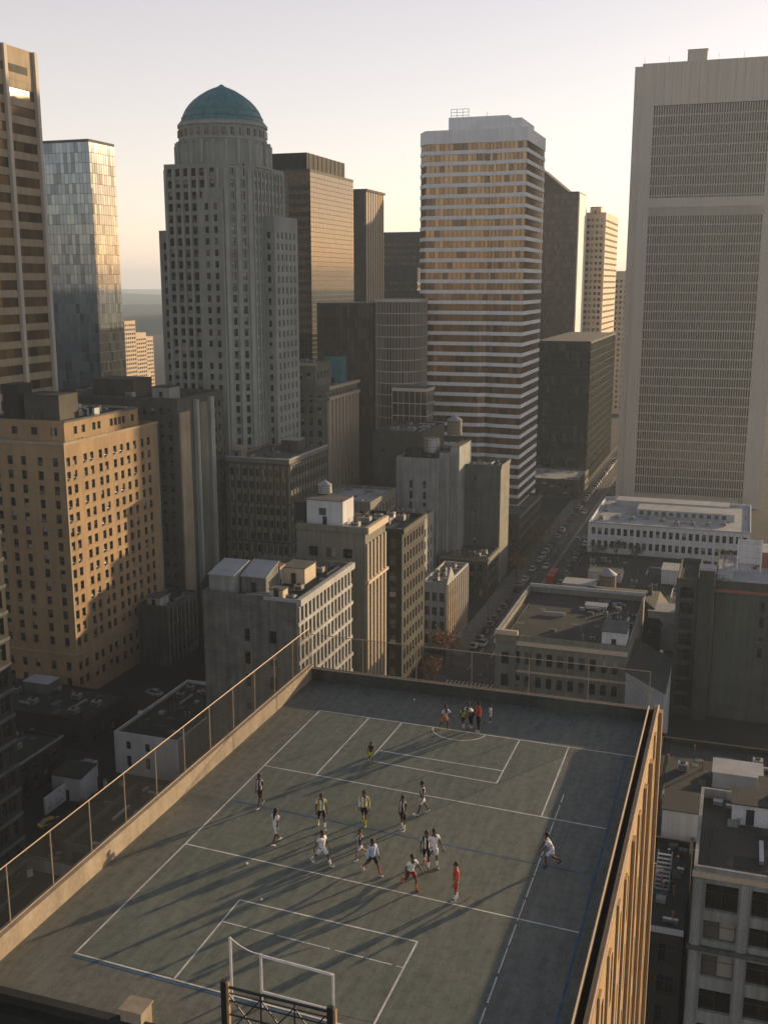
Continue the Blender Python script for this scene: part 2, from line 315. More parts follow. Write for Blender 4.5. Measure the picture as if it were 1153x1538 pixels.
# ------------------------------------------------------------------ rooftop things
def hvac(u, v, z, w, d, h, where, rz=0.0):
    t = thing('ventilation_unit', f'grey metal ventilation unit on {where}', 'ventilation unit', u, v, z, rz, f'ventilation units on {where}')
    MB().box(-w/2, w/2, -d/2, d/2, .15, h).build('casing', 'metal', t)
    b = MB()
    for k in range(5): b.box(-w/2*.8, w/2*.8, -d/2 - .03, -d/2, .3 + k * (h - .5) / 5, .3 + k * (h - .5) / 5 + .08)
    b.build('louvre', 'metald', t); MB().lathe([(min(w, d) * .32, h), (min(w, d) * .32, h + .18), (.02, h + .2)], 12).build('fan_cowl', 'metald', t)
    for sx in (-1, 1): MB().box(sx * w/2 * .8 - .06, sx * w/2 * .8 + .06, -d/2, d/2, 0, .15).build('skid', 'metald', t)
    return t
def hut(u, v, z, w, d, h, label, mat='conc', roof='roofdark', door=True, slope=0.0, name='roof_hut', group=None):
    t = thing(name, label, 'hut', u, v, z, 0, group); b = MB()
    b.face([(-w/2,-d/2,0),(w/2,-d/2,0),(w/2,-d/2,h),(-w/2,-d/2,h)]); b.face([(w/2,-d/2,0),(w/2,d/2,0),(w/2,d/2,h+slope),(w/2,-d/2,h)])
    b.face([(w/2,d/2,0),(-w/2,d/2,0),(-w/2,d/2,h+slope),(w/2,d/2,h+slope)]); b.face([(-w/2,d/2,0),(-w/2,-d/2,0),(-w/2,-d/2,h),(-w/2,d/2,h+slope)]); b.build('wall', mat, t)
    e = .15; r = MB(); r.face([(-w/2-e,-d/2-e,h+.02),(w/2+e,-d/2-e,h+.02),(w/2+e,d/2+e,h+slope+.02),(-w/2-e,d/2+e,h+slope+.02)]); r.face([(-w/2-e,-d/2-e,h-.12),(w/2+e,-d/2-e,h-.12),(w/2+e,-d/2-e,h+.02),(-w/2-e,-d/2-e,h+.02)])
    r.face([(w/2+e,-d/2-e,h-.12),(w/2+e,d/2+e,h+slope-.12),(w/2+e,d/2+e,h+slope+.02),(w/2+e,-d/2-e,h+.02)]); r.build('roof', roof, t)
    if door: MB().box(-.45, .45, -d/2 - .04, -d/2 + .02, .05, 2.0).build('door', 'metald', t)
    return t
def tank(u, v, z, r, h, legs, label, mat='wood', cone=True):
    t = thing('water_tank', label, 'water tank', u, v, z)
    MB().lathe([(.01, legs), (r, legs), (r * .96, legs + h), (.01, legs + h)], 18).build('barrel', mat, t)
    for k in range(4): MB().lathe([(r * 1.02, legs + h * (k + .5) / 4), (r * 1.02, legs + h * (k + .5) / 4 + .08)], 18).build('hoop', 'metald', t)
    if cone: MB().lathe([(r * 1.1, legs + h), (r * .5, legs + h + r * .4), (.02, legs + h + r * .75)], 18).build('roof', 'metal', t)
    for sx in (-1, 1):
        for sy in (-1, 1): MB().bar((sx * r * .65, sy * r * .65, 0), (sx * r * .65, sy * r * .65, legs), .12).build('leg', 'metald', t)
    if legs > 1: MB().bar((-r*.65, -r*.65, .2), (r*.65, -r*.65, legs - .1), .05).bar((r*.65, -r*.65, .2), (-r*.65, -r*.65, legs - .1), .05).build('brace', 'metald', t)
    return t
# ------------------------------------------------------------------ ground, street, hills
def groundmat(name, col, var, scale, rough=.9, fine=4.0, spec=.3): return wallmat(name, col, rough, var, scale, 0, .2, fine, spec)
M['ground'] = groundmat('city_ground', (.028, .03, .028), .35, .05); M['asphalt'] = groundmat('street_asphalt', (.095, .09, .08), .25, .15, .75)
M['pave'] = groundmat('concrete_pavement', (.16, .15, .135), .2, .3); M['paint'] = groundmat('road_paint', (.55, .53, .48), .25, 1.2, .7)
M['hill'] = groundmat('wooded_hill', (.05, .06, .045), .5, .004, fine=.05)
b = MB(); N = 24; ext = 14000
b.face([(-ext, -ext, 0), (ext, -ext, 0), (ext, ext, 0), (-ext, ext, 0)]); struct('ground', b, 'ground')
b = MB(); b.face([(-61, 62, .004), (-48, 62, .004), (-48, 1600, .004), (-61, 1600, .004)]); struct('street', b, 'asphalt')
b = MB(); b.face([(-300, 228, .004), (-61, 228, .004), (-61, 242, .004), (-300, 242, .004)]); struct('side_street', b, 'asphalt')
for nm, v0, v1, ua, ub in (('pavement', -66, -61, 62, 228), ('pavement', -66, -61, 242, 1500), ('pavement', -48, -43, 62, 1500)): struct(nm, MB().box(v0, v1, ua, ub, 0, .14), 'pave')
def mark(v0, v1, u0, u1):
    o = MB().face([(v0, u0, .008), (v1, u0, .008), (v1, u1, .008), (v0, u1, .008)]).build('road_marking', 'paint'); o['kind'] = 'structure'; o.rotation_euler = (0, 0, -GRID)
mark(-54.7, -54.55, 244, 900); mark(-54.35, -54.2, 244, 900); mark(-54.7, -54.55, 80, 222); [mark(-60.6 + k * .95, -60.15 + k * .95, 222.5, 226.2) for k in range(13)]; mark(-60.6, -54.8, 219.5, 219.9)
for k in range(26):
    for v in (-57.7, -51.3): mark(v - .07, v + .07, 90 + k * 12, 94 + k * 12)
def hill(name, u0, u1, v0, v1, top, seed):
    g = random.Random(seed); b = MB(); nu, nv = 6, 40; ph = [g.uniform(0, 6.28) for _ in range(8)]
    def H(i, j):
        e = math.sin(math.pi * i / nu); t = j / nv * 12
        return max(-1, top * e * (.7 + .18 * math.sin(t * .7 + ph[0]) + .12 * math.sin(t * 1.9 + ph[1]) + .06 * math.sin(t * 5.1 + ph[2] + i)))
    for i in range(nu + 1):
        for j in range(nv + 1): b.v.append((v0 + (v1 - v0) * j / nv, u0 + (u1 - u0) * i / nu, H(i, j)))
    for i in range(nu):
        for j in range(nv): k = i * (nv + 1) + j; b.f.append((k, k + 1, k + nv + 2, k + nv + 1)); b.m.append(0)
    o = struct(name, b, 'hill'); o.data.polygons.foreach_set('use_smooth', [True] * len(o.data.polygons))
hill('hills', 4200, 5600, -6500, 1500, 62, 1); hill('hills', 1700, 2300, -2400, -900, 38, 2); hill('hills', 2700, 3300, -3600, -300, 36, 3)

# ------------------------------------------------------------------ the court building and the court on its roof
CB = thing('court_building', 'tall tan building with a sports court on its flat roof', 'building', 27.3, -25.5)
def cl(v, u): return (v + 25.5, u - 27.3)       # court coordinates -> local of the building
def courtmat(name, c0, c1, c2):
    m, t, p = new_mat(name); L = t.links.new; tc = nd(t, 'ShaderNodeTexCoord')
    def noise(sc, det, mapscale=None):
        n = nd(t, 'ShaderNodeTexNoise'); n.inputs['Scale'].default_value = sc; n.inputs['Detail'].default_value = det; n.inputs['Roughness'].default_value = .6
        if mapscale: mp = nd(t, 'ShaderNodeMapping'); mp.inputs['Scale'].default_value = mapscale; mp.inputs['Rotation'].default_value = (0, 0, .25); L(tc.outputs['Object'], mp.inputs[0]); L(mp.outputs[0], n.inputs[0])
        else: L(tc.outputs['Object'], n.inputs[0])
        return n.outputs[0]
    base = ramp(t, noise(.16, 5), [(.35, c0), (.52, c1), (.68, c2)])
    st = ramp(t, noise(1.0, 5, (3.2, .35, 1)), [(.3, (.72, .72, .70)), (.7, (1.18, 1.16, 1.1))]); gr = ramp(t, noise(14, 3), [(.3, (.72, .72, .72)), (.7, (1.22, 1.22, 1.22))]); sp = ramp(t, noise(2.2, 6), [(.3, (.75, .76, .74)), (.55, (1.05, 1.05, 1.05))])
    cur = base
    for q, f in ((st, .8), (gr, .8), (sp, .9)):
        x = nd(t, 'ShaderNodeMix', data_type='RGBA', blend_type='MULTIPLY'); x.inputs[0].default_value = f; L(cur, x.inputs[6]); L(q, x.inputs[7]); cur = x.outputs[2]
    L(cur, p.inputs['Base Color']); p.inputs['Roughness'].default_value = .8; p.inputs['Specular IOR Level'].default_value = .25
    b = nd(t, 'ShaderNodeBump'); b.inputs['Strength'].default_value = .5; b.inputs['Distance'].default_value = .012; L(noise(9, 5, (1.6, .6, 1)), b.inputs['Height']); L(b.outputs[0], p.inputs['Normal']); return m
M['deck'] = courtmat('worn_roof_deck', (.135, .145, .133), (.146, .154, .139), (.162, .162, .142)); M['play'] = courtmat('worn_green_court', (.126, .148, .131), (.137, .157, .137), (.150, .163, .139))
M['linew'] = wallmat('worn_white_line', (.60, .60, .57), var=.25, streak=0, scale=1.5, fine=9.0); M['lineb'] = wallmat('worn_blue_line', (.045, .12, .22), var=.4, streak=0, scale=1.2, fine=7.0)
M['parapet'] = wallmat('tan_parapet_render', (.33, .28, .21), var=.15, streak=.35, scale=.6); M['gutter'] = plain('black_gutter', (.012, .014, .013), .8)
M['facade_o'] = wallmat('ochre_facade', (.42, .29, .16), var=.12, streak=.3, scale=.4)
wb = MB(); x1, y1 = 22.1, 33.1
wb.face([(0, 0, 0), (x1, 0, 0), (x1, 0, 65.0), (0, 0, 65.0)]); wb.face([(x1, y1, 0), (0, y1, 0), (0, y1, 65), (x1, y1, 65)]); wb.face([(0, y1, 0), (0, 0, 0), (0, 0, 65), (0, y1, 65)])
wb.build('wall', 'dark', CB)  # walls coloured near black to paint in the shade on the front
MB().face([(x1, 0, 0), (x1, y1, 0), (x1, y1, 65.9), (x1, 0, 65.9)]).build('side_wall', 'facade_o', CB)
for k in range(12):
    y = .15 + k * 2.93; o = RND.choice((.10, .16, .22)); MB().box(x1 + .004, x1 + o, y, y + .55, 0, 65.7 + RND.uniform(-.5, .1)).build('pilaster', 'facade_o', CB)
for k in range(11):
    y = 1.55 + k * 2.93
    for j in range(6): MB().box(x1 + .003, x1 + .03, y - .5, y + .55, 62.2 - j * 3.4, 64.3 - j * 3.4).build('window', 'gl', CB)
deck = MB().face([(.4, .35, 65.0), (x1 - .3, .35, 65.0), (x1 - .3, y1 - .4, 65.0), (.4, y1 - .4, 65.0)]).build('roof_deck', 'deck', CB)
MB().box(0, .4, 0, y1, 65.0, 65.9).build('parapet', 'parapet', CB); MB().box(.4, x1 - .25, y1 - .4, y1, 65.0, 65.75).build('parapet', 'brickgrey', CB)
MB().box(.4, x1 - .25, 0, .35, 64.6, 65.35).build('parapet', 'dark', CB)  # front parapet darkened in colour to stand for its shade
MB().box(x1 - .25, x1 - .002, 0, y1, 64.9, 65.92).build('parapet', 'facade_o', CB)
MB().box(x1 - .55, x1 - .25, .35, y1 - .4, 65.0, 65.5).build('gutter', 'gutter', CB)
MB().box(x1 - .62, x1 - .55, .35, y1 - .4, 65.0, 65.94).build('inner_kerb', 'parapet', CB)
MB().bar((.4, y1 - .42, 65.78), (x1 - .5, y1 - .42, 65.78), .035).build('coping_rail', 'rail', CB); MB().bar((x1 - .585, .4, 65.96), (x1 - .585, y1 - .4, 65.96), .04).build('coping_rail', 'rail', CB)
MB().bar((x1 - .05, .0, 65.95), (x1 - .05, y1, 65.95), .04).build('coping_rail', 'rail', CB)
ps = MB(); a, c = cl(-22.7, 30.5), cl(-7.1, 55.3); ps.face([(a[0], a[1], 65.004), (c[0], a[1], 65.004), (c[0], c[1], 65.004), (a[0], c[1], 65.004)]).build('playing_surface', 'play', deck)
def cline(v0, u0, v1, u1, mat='linew', w=.075, dash=None, lift=.008):
    a, c = Vector(cl(v0, u0)), Vector(cl(v1, u1)); d = (c - a); L = d.length; d.normalize(); n = Vector((-d.y, d.x)) * w / 2
    segs = [(0, L)] if not dash else [(t, min(L, t + dash[0] * RND.uniform(.85, 1.0))) for t in [k * (dash[0] + dash[1]) for k in range(int(L / (dash[0] + dash[1])) + 1)]]
    z = 65 + lift
    for s0, s1 in segs:
        p, q = a + d * s0, a + d * s1; MB().face([(p.x - n.x, p.y - n.y, z), (q.x - n.x, q.y - n.y, z), (q.x + n.x, q.y + n.y, z), (p.x + n.x, p.y + n.y, z)]).build('painted_line', mat, deck)
cline(-22.7, 30.5, -22.7, 55.5); cline(-22.7, 55.45, -4.2, 54.95); cline(-22.7, 30.55, -8.5, 29.9); cline(-22.7, 30.38, -7.5, 29.72, 'lineb', .09, lift=.006)
cline(-22.7, 39.1, -4.7, 38.0); cline(-22.7, 47.6, -4.7, 46.6); cline(-19.55, 55.4, -19.7, 47.5); cline(-7.8, 55.0, -7.8, 46.8)
cline(-17.5, 55.3, -17.65, 49.95); cline(-17.65, 49.95, -10.6, 49.5); cline(-10.6, 49.5, -10.55, 55.1); cline(-17.5, 51.3, -10.6, 51.0)
cline(-18.35, 30.35, -18.35, 35.8); cline(-18.35, 35.8, -10.55, 35.4); cline(-10.55, 35.4, -10.6, 30.1); cline(-18.35, 34.2, -10.6, 33.7, dash=(1.2, .05), w=.055)
cline(-7.15, 31.0, -7.15, 49.4, dash=(1.7, .05), w=.05, lift=.012); cline(-4.65, 31, -4.65, 54.9, 'lineb', .08); cline(-22.4, 43.55, -5.0, 42.35, 'lineb', .09)
for k in range(14):                                             # the half circle on the back line
    t0, t1 = math.pi + math.pi * k / 14, math.pi + math.pi * (k + 1) / 14
    cline(-14.05 + 1.55 * math.cos(t0), 55.25 + 1.3 * math.sin(t0), -14.05 + 1.55 * math.cos(t1), 55.25 + 1.3 * math.sin(t1))
def chain_fence(name, label, p0, p1, zb, zt, n):
    t = thing(name, label, 'fence', p0[1], p0[0], zb); d = Vector((p1[0] - p0[0], p1[1] - p0[1])); L = d.length; d.normalize(); h = zt - zb
    for k in range(n + 1): q = d * (L * k / n); MB().bar((q.x, q.y, 0), (q.x, q.y, h), .028).build('post', 'rail', t)
    e = d * L; MB().bar((0, 0, h), (e.x, e.y, h), .026).build('top_rail', 'rail', t); MB().bar((0, 0, .05), (e.x, e.y, .05), .02).build('bottom_rail', 'rail', t)
    b = MB(); st = .11; x = -h
    while x < L:
        for sg in (0, 1):
            a0, a1 = max(0, x), min(L, x + h); z0, z1 = a0 - x, a1 - x
            if sg: z0, z1 = h - z0, h - z1
            if a1 > a0: b.bar((d.x * a0, d.y * a0, z0), (d.x * a1, d.y * a1, z1), .005, 3)
        x += st
    stuff(b.build('wire_mesh', 'metald', t)); return t
chain_fence('chain_link_fence', 'tan chain link fence along the long tan parapet of the court', (-25.3, 27.5), (-25.3, 60.2), 65.9, 68.4, 12)
chain_fence('chain_link_fence', 'thin chain link fence on the short back parapet behind the half circle', (-25.2, 60.2), (-4.0, 60.2), 65.75, 68.0, 6)
t = thing('roof_vent_box', 'tan lidded vent box on the dark front edge of the court roof', 'vent box', 27.75, -18.3, 65.0)
MB().box(-.4, .4, -.35, .35, 0, .75).build('body', 'parapet', t); MB().box(-.45, .45, -.4, .4, .754, .83).build('lid', 'parapet', t)
# goal and steel frame at the near end
g = thing('goal_frame', 'white tube goal frame with a taller side post and sagging cord', 'goal', 30.0, -15.8, 65.0)
P = lambda v, z: (v + 15.8, 0, z)
MB().bar(P(-15.8, 0), P(-15.8, 2.5), .05, 8).build('post', 'steelw', g); MB().bar(P(-14.63, 0), P(-14.63, 2.1), .05, 8).build('post', 'steelw', g); MB().bar(P(-11.93, 0), P(-11.93, 1.92), .05, 8).build('post', 'steelw', g)
MB().bar(P(-14.58, 2.04), P(-11.98, 1.9), .05, 8).build('crossbar', 'steelw', g); MB().bar(P(-14.58, .62), P(-11.98, .52), .045, 8).build('lower_bar', 'steelw', g)
cb = MB()
for k in range(8):
    f = lambda q: P(-15.8 + 1.17 * q, 2.5 - .4 * q - .5 * q * (1 - q)); cb.bar(f(k / 8), f((k + 1) / 8), .018, 5)
cb.build('cord', 'steelw', g)
g = thing('backstop_frame', 'dark braced steel backstop frame in front of the white goal', 'steel frame', 27.9, -14.95, 65.0)
MB().box(-.12, .06, -.08, .08, 0, 2.42).build('post', 'metald', g); MB().box(3.65, 3.85, -.08, .08, 0, 2.35).build('post', 'metald', g)
MB().box(.07, .16, -.06, .06, 0, 2.4).build('post_sun_strip', 'facade_o', g); MB().box(3.86, 3.95, -.06, .06, 0, 2.3).build('post_sun_strip', 'facade_o', g)  # ochre strips paint the sunlit sides of the dark posts
for z, r in ((2.22, .05), (2.0, .025), (1.72, .03), (1.2, .035), (.4, .03)): MB().bar((.06, 0, z), (3.65, 0, z - .06), r).build('beam', 'metald', g)
for xa, xb in ((.1, 1.3), (1.3, .1), (1.3, 2.5), (2.5, 1.3), (2.5, 3.6), (3.6, 2.5)): MB().bar((xa, 0, 2.0), (xb, 0, .5), .025).build('brace', 'metald', g)
for x in (1.3, 2.5): MB().bar((x, 0, 0), (x, 0, 2.2), .03).build('upright', 'metald', g)
M['ballw'] = plain('white_ball', (.75, .74, .70), .5)
for px, py, lab in ((371, 1299, 'small white ball near the halfway line'), (393, 1353, 'small white ball on the penalty box line'), (621, 1225, 'ball at the feet of the player with a yellow pouch'), (622, 1052, 'small white ball by the back parapet')):
    u, v = at_z(px, py, 65.0); t = thing('ball', lab, 'ball', u, v, 65.0); bm = bmesh.new(); bmesh.ops.create_icosphere(bm, subdivisions=2, radius=.06); bmesh.ops.translate(bm, verts=bm.verts, vec=(0, 0, .062)); me = bpy.data.meshes.new('ball_skin'); bm.to_mesh(me); bm.free(); me.materials.append(M['ballw']); put('ball_skin', me, t)
    MB().lathe([(.061, .058), (.061, .066)], 14).build('seam', 'metald', t)
# ------------------------------------------------------------------ buildings left of the street
# tan apartment block with one sunlit front
A = Bld('apartment_block', 'tall tan brick apartment block with one sunlit front of paired windows', rect(-162, -134, 188, 226), 57.2, 'tan', roof='roofdark')
ucol = [at_v(x, 700, -134)[0] - 188 for x in (102, 112, 128, 138, 151, 160, 173, 183, 193, 203, 214.5, 224)]
rz = [53.0 - 3.06 * k for k in range(14)]
A.facade(1, [(c + .3, 1.3) for c in ucol], [(z - .95, 1.9) for z in rz] + [(6.6, 2.0), (3.0, 2.0)], sill=True)
A.facade(0, [(28 - d, 1.25) for d in (2.2, 6.0, 10.2, 13.6, 17.0, 20.5, 24)], [(z - .95, 1.9) for z in rz] + [(6.6, 2.0), (3.0, 2.0)], sill=True)
A.plate(1, 0, 38, 10.3, 10.7, .25, 'belt_course', 'tan2'); A.plate(0, 0, 28, 10.3, 10.7, .25, 'belt_course', 'tan2'); A.plate(1, -.2, 38.2, 56.7, 57.25, .25, 'cornice', 'tan2'); A.plate(0, 0, 28, 56.7, 57.25, .25, 'cornice', 'tan2')
A.plate(1, .0, .5, 10.7, 56.7, .1, 'corner_pier', 'tan2'); A.plate(1, 37.5, 38, 10.7, 56.7, .1, 'corner_pier', 'conc')
A.finish(ac=.12)
pb = Bld('roof_penthouse', 'set back tan penthouse storey on the sunlit apartment block', rect(-158, -136.4, 192, 221.5), 61.2, 'tan', z0=56.3, cat='penthouse', roof='roofdark', parapet=.5)
pb.facade(1, [(c, 1.3) for c in (4, 7, 11, 13, 18, 19.7, 21.4, 23.1, 27)], [(58.0, 1.7)], style='cross'); pb.facade(0, [(c, 1.6) for c in (4, 9, 14, 19)], [(58.0, 1.7)], style='cross'); pb.plate(1, -.2, 29.6, 60.9, 61.25, .35, 'cornice', 'concd'); pb.finish()
hut(200, -145, 60.7, 9, 7, 5.5, 'tall dark tan lift house on the penthouse roof', 'brown'); hut(199, -153, 60.7, 4, 5, 7.5, 'black boarded tank enclosure on the penthouse roof', 'dark'); hut(207, -139, 60.7, 2, 2, 1.9, 'small white service hut on the penthouse roof', 'white')
for q in ((204, -141), (210, -140.5), (213, -142), (209, -146), (214, -148)): hvac(*q, 60.7, 1.6, 1.4, 1.5, 'the penthouse roof of the sunlit block')
# bronze banded tower at the picture's edge
def banded_tower():
    u0, u1, v0, v1, z1 = 175, 237, -215, -170, 145
    t = thing('office_tower', 'bronze glass tower with tan spandrel bands and pale vertical columns', 'tower', u0, v0)
    w, d = v1 - v0, u1 - u0; MB().box(.6, w - .6, .6, d - .6, 0, z1 - .5).build('core', 'dbrown', t)
    n = 33
    for k in range(n):
        zb = 137.5 - (k + 1) * 4.1
        if zb < 2: break
        MB().box(0, w, 0, d, zb + 2.35, zb + 4.1).build('spandrel', 'tan2' if k else 'tan2', t); b = MB()
        for s in range(20): b.face([(w - .3, d * s / 20, zb), (w - .3, d * (s + 1) / 20, zb), (w - .3, d * (s + 1) / 20, zb + 2.35), (w - .3, d * s / 20, zb + 2.35)])
        for s in range(14): b.face([(w * s / 14, .3, zb), (w * (s + 1) / 14, .3, zb), (w * (s + 1) / 14, .3, zb + 2.35), (w * s / 14, .3, zb + 2.35)])
        b.build('window_band', 'gl_bronze', t)
    MB().box(-.05, w + .05, -.05, d + .05, 137.5, z1).build('crown', 'tan2', t)
    for y in (3.5, 12): MB().box(w + .05, w + .12, d - y - 7, d - y, 139.2, 141).build('louvre', 'brown', t)
    for s in range(6): MB().box(w - .2, w + .75, d - 1.1 - s * 11.6, d - s * 11.6, 0, z1 + .02).build('column', 'panelg', t)
    for s in range(5): MB().box(s * 11 , s * 11 + 1, -.75, .2, 0, z1 + .02).build('column', 'panelg', t)
banded_tower()
def grid_tower(name, label, poly, z1, gl, fr, dz, dx, out=.12, mull=.12, band=.5, crown=None, z0=0.0, roof='roofgrey', cat='tower'):
    """curtain wall tower: glass panes one by one behind real mullions, floor bands as parts"""
    v0, u0 = poly[0]; t = thing(name, label, cat, u0, v0); pl = [(p[0] - v0, p[1] - u0) for p in poly]; n = len(pl)
    gb, mb = MB(), MB(); nz = int((z1 - z0) / dz)
    for i in range(n):
        a, c = Vector(pl[i]), Vector(pl[(i + 1) % n]); L = (c - a).length; d = (c - a).normalized(); nn = Vector((d.y, -d.x)); k = max(1, round(L / dx)); front = (nn.y < -.3 or nn.x > .3)
        if not front: gb.face([(a.x, a.y, z0), (c.x, c.y, z0), (c.x, c.y, z1), (a.x, a.y, z1)]); continue
        for s in range(k):
            p, q = a + d * (L * s / k), a + d * (L * (s + 1) / k)
            for r in range(nz): gb.face([(p.x, p.y, z0 + (z1 - z0) * r / nz), (q.x, q.y, z0 + (z1 - z0) * r / nz), (q.x, q.y, z0 + (z1 - z0) * (r + 1) / nz), (p.x, p.y, z0 + (z1 - z0) * (r + 1) / nz)])
            w = d * mull / 2; o = nn * out; mb.prism([((p + w + o).x, (p + w + o).y), ((p + w).x, (p + w).y), ((p - w).x, (p - w).y), ((p - w + o).x, (p - w + o).y)][::-1], z0, z1, top=False)
    stuff(gb.build('panes', gl, t)); stuff(mb.build('mullions', fr, t))
    c = Vector((sum(p[0] for p in pl) / n, sum(p[1] for p in pl) / n))
    big = [tuple(c + (Vector(p) - c) * (1 + (out + .04) / max(3, (Vector(p) - c).length))) for p in pl]
    for r in range(nz + 1):
        z = z0 + (z1 - z0) * r / nz; MB().prism(big, z - band / 2, z + band / 2 if r < nz else z + .9, mt=None).build('floor_band', fr, t)
    MB().face([(p[0], p[1], z1 + .91) for p in pl]).build('roof', roof, t)
    return t
grid_tower('glass_tower', 'blue grey glass tower with a bright side, left of the domed tower', rect(-262, -220, 334, 350), 137.8, 'gl_blue', 'concd', 3.4, 1.5, out=.04, mull=.05, band=.12)
# domed tower
def domed_tower():
    D = Bld('domed_tower', 'grey limestone art deco tower with a teal copper dome', [(-151, 264), (-133.5, 264), (-128, 269.5), (-128, 291), (-151, 291)], 121, 'lime', cat='tower', parapet=.6)
    rw = [(z, 2.0) for z in [117.8 - 3.0 * k for k in range(38)]]
    D.facade(0, [(c, 1.35) for c in (1.6, 4.0, 6.4, 8.8, 11.2, 14.2)], rw, .45); D.facade(2, even(21.5, 8, 1.0, 1.2), rw, .45); D.facade(1, [(2.4, 1.1), (5.4, 1.1)], rw, .45)
    for c in (.35, 2.8, 5.2, 7.6, 10.0, 12.7, 16.0): D.plate(0, c - .35, c + .35, 0, 119.5, .35, 'pilaster', 'lime2')
    for k in range(9): c = 1.2 + (21.5 - 2.4) * k / 8; D.plate(2, c - .3, c + .3, 0, 119.5, .35, 'pilaster', 'lime2')
    for c in (.6, 3.9, 7.2): D.plate(1, c - .5, c + .5, 0, 119.5, .4, 'pilaster', 'lime2')
    D.plate(0, 10.2, 17.5, 0, 112, 1.2, 'buttress', 'lime'); D.plate(0, 11.5, 17.5, 112, 114.5, .7, 'buttress', 'lime')
    for k in range(34): 
        for c in (13.0, 15.6): D.plate(0, c - .5, c + .5, 109.0 - 3 * k, 110.7 - 3 * k, 1.215, 'window', 'gl', -1.15)
    D.finish(); r = D.root
    b = Bld('tower_wing', 'lower left wing stepping down beside the domed tower', rect(-154.5, -151.02, 266, 290), 104, 'lime', cat='tower wing'); b.facade(0, [(1.7, 1.0)], rows(6, 32, 3.0, 1.75), .4); b.finish()
    b = Bld('tower_wing', 'lower right wing stepping down behind the domed tower', rect(-127.98, -124.5, 276, 292), 108, 'lime', cat='tower wing'); b.facade(1, even(16, 5, 1.0), rows(6, 33, 3.0, 1.75), .4); b.facade(0, [(1.7, 1.0)], rows(6, 33, 3.0, 1.75), .4); b.finish()
    x0, y0 = -140 + 151, 277.5 - 264
    def ring(n, r, ph): return [(x0 + r * math.cos(2 * math.pi * k / n + ph), y0 + r * math.sin(2 * math.pi * k / n + ph)) for k in range(n)]
    MB().prism(ring(8, 13.4, math.pi / 8), 120.4, 126.5).build('octagon_storey', 'lime', r)
    for k in range(24):
        a = 2 * math.pi * k / 24; 
        if math.sin(a) < .6: MB().bar((x0 + 12.6 * math.cos(a), y0 + 12.6 * math.sin(a), 121.2), (x0 + 12.6 * math.cos(a), y0 + 12.6 * math.sin(a), 127.2), .55, 6).build('pier', 'lime2', r)
    MB().prism(ring(32, 11.9, 0), 126.5, 132.3).build('drum', 'lime', r); MB().prism(ring(32, 12.25, 0), 131.2, 131.9).build('cornice', 'lime2', r); MB().prism(ring(32, 12.1, 0), 127.6, 128.0).build('cornice', 'lime2', r)
    for k in range(32):
        a = 2 * math.pi * (k + .5) / 32
        if math.sin(a) < .5: c, s = math.cos(a), math.sin(a); MB().bar((x0 + 11.86 * c, y0 + 11.86 * s, 128.6), (x0 + 11.86 * c, y0 + 11.86 * s, 130.4), .42, 6).build('drum_window', 'gl', r)
    prof = [(11.2 * r, 132.7 + 9.6 * h) for r, h in ((1, 0), (.985, .08), (.95, .18), (.89, .32), (.80, .46), (.68, .60), (.53, .73), (.36, .85), (.19, .94), (.07, 1.0))]
    dm = MB().lathe([(11.5, 132.3), (11.5, 132.8)] + prof, 40, (x0, y0)).build('dome', 'teal', r, True)
    for z, q in ((133.6, 11.05), (135.2, 10.2)): MB().lathe([(q, z), (q + .12, z + .1), (q, z + .2)], 40, (x0, y0)).build('dome_rib_ring', 'teal', dm)
    for k in range(20): 
        a = 2 * math.pi * k / 20; b = MB()
        for i in range(1, len(prof) - 1): b.bar((x0 + prof[i-1][0] * math.cos(a), y0 + prof[i-1][0] * math.sin(a), prof[i-1][1]), (x0 + prof[i][0] * math.cos(a), y0 + prof[i][0] * math.sin(a), prof[i][1]), .07, 4)
        b.build('dome_seam', 'teal', dm)
    MB().lathe([(.9, 142.1), (.7, 142.5), (.05, 142.8)], 12, (x0, y0)).build('finial', 'teal', r)
domed_tower()
# block behind the sunlit apartments, with blank tan strips
B = Bld('office_block', 'dark stone office block with tan blank strips beside the sunlit apartments', rect(-172, -130, 229, 253), 62.5, 'brickgrey', roof='roofdark')
rw = rows(4, 18, 3.2, 1.7); B.facade(0, even(42, 17, 1.15, 1.0), rw); B.facade(1, [(19.5, 1.2), (22, 1.2)], rw)
B.plate(1, .6, 5.6, 2, 59, .3, 'blank_strip', 'tan2'); B.plate(1, 8, 9.3, 0, 61.5, 1.0, 'pier', 'lime2'); B.plate(1, 10.6, 14.5, 2, 60.5, .5, 'blank_strip', 'beige'); B.plate(1, 15.5, 17.5, 0, 61.5, .9, 'pier', 'lime2'); B.plate(0, -.2, 42.2, 62, 62.6, .3, 'cornice', 'concd'); B.finish()
hut(240, -152, 61.6, 12, 9, 4.5, 'brown lift house on the dark stone office block', 'brown'); hut(236, -137, 61.6, 5, 5, 3.2, 'grey stair hut on the dark stone office block', 'conc')
for q in ((234, -146), (243, -141), (236, -162), (246, -146)): hvac(*q, 61.6, 2, 1.6, 1.6, 'the dark stone office block')
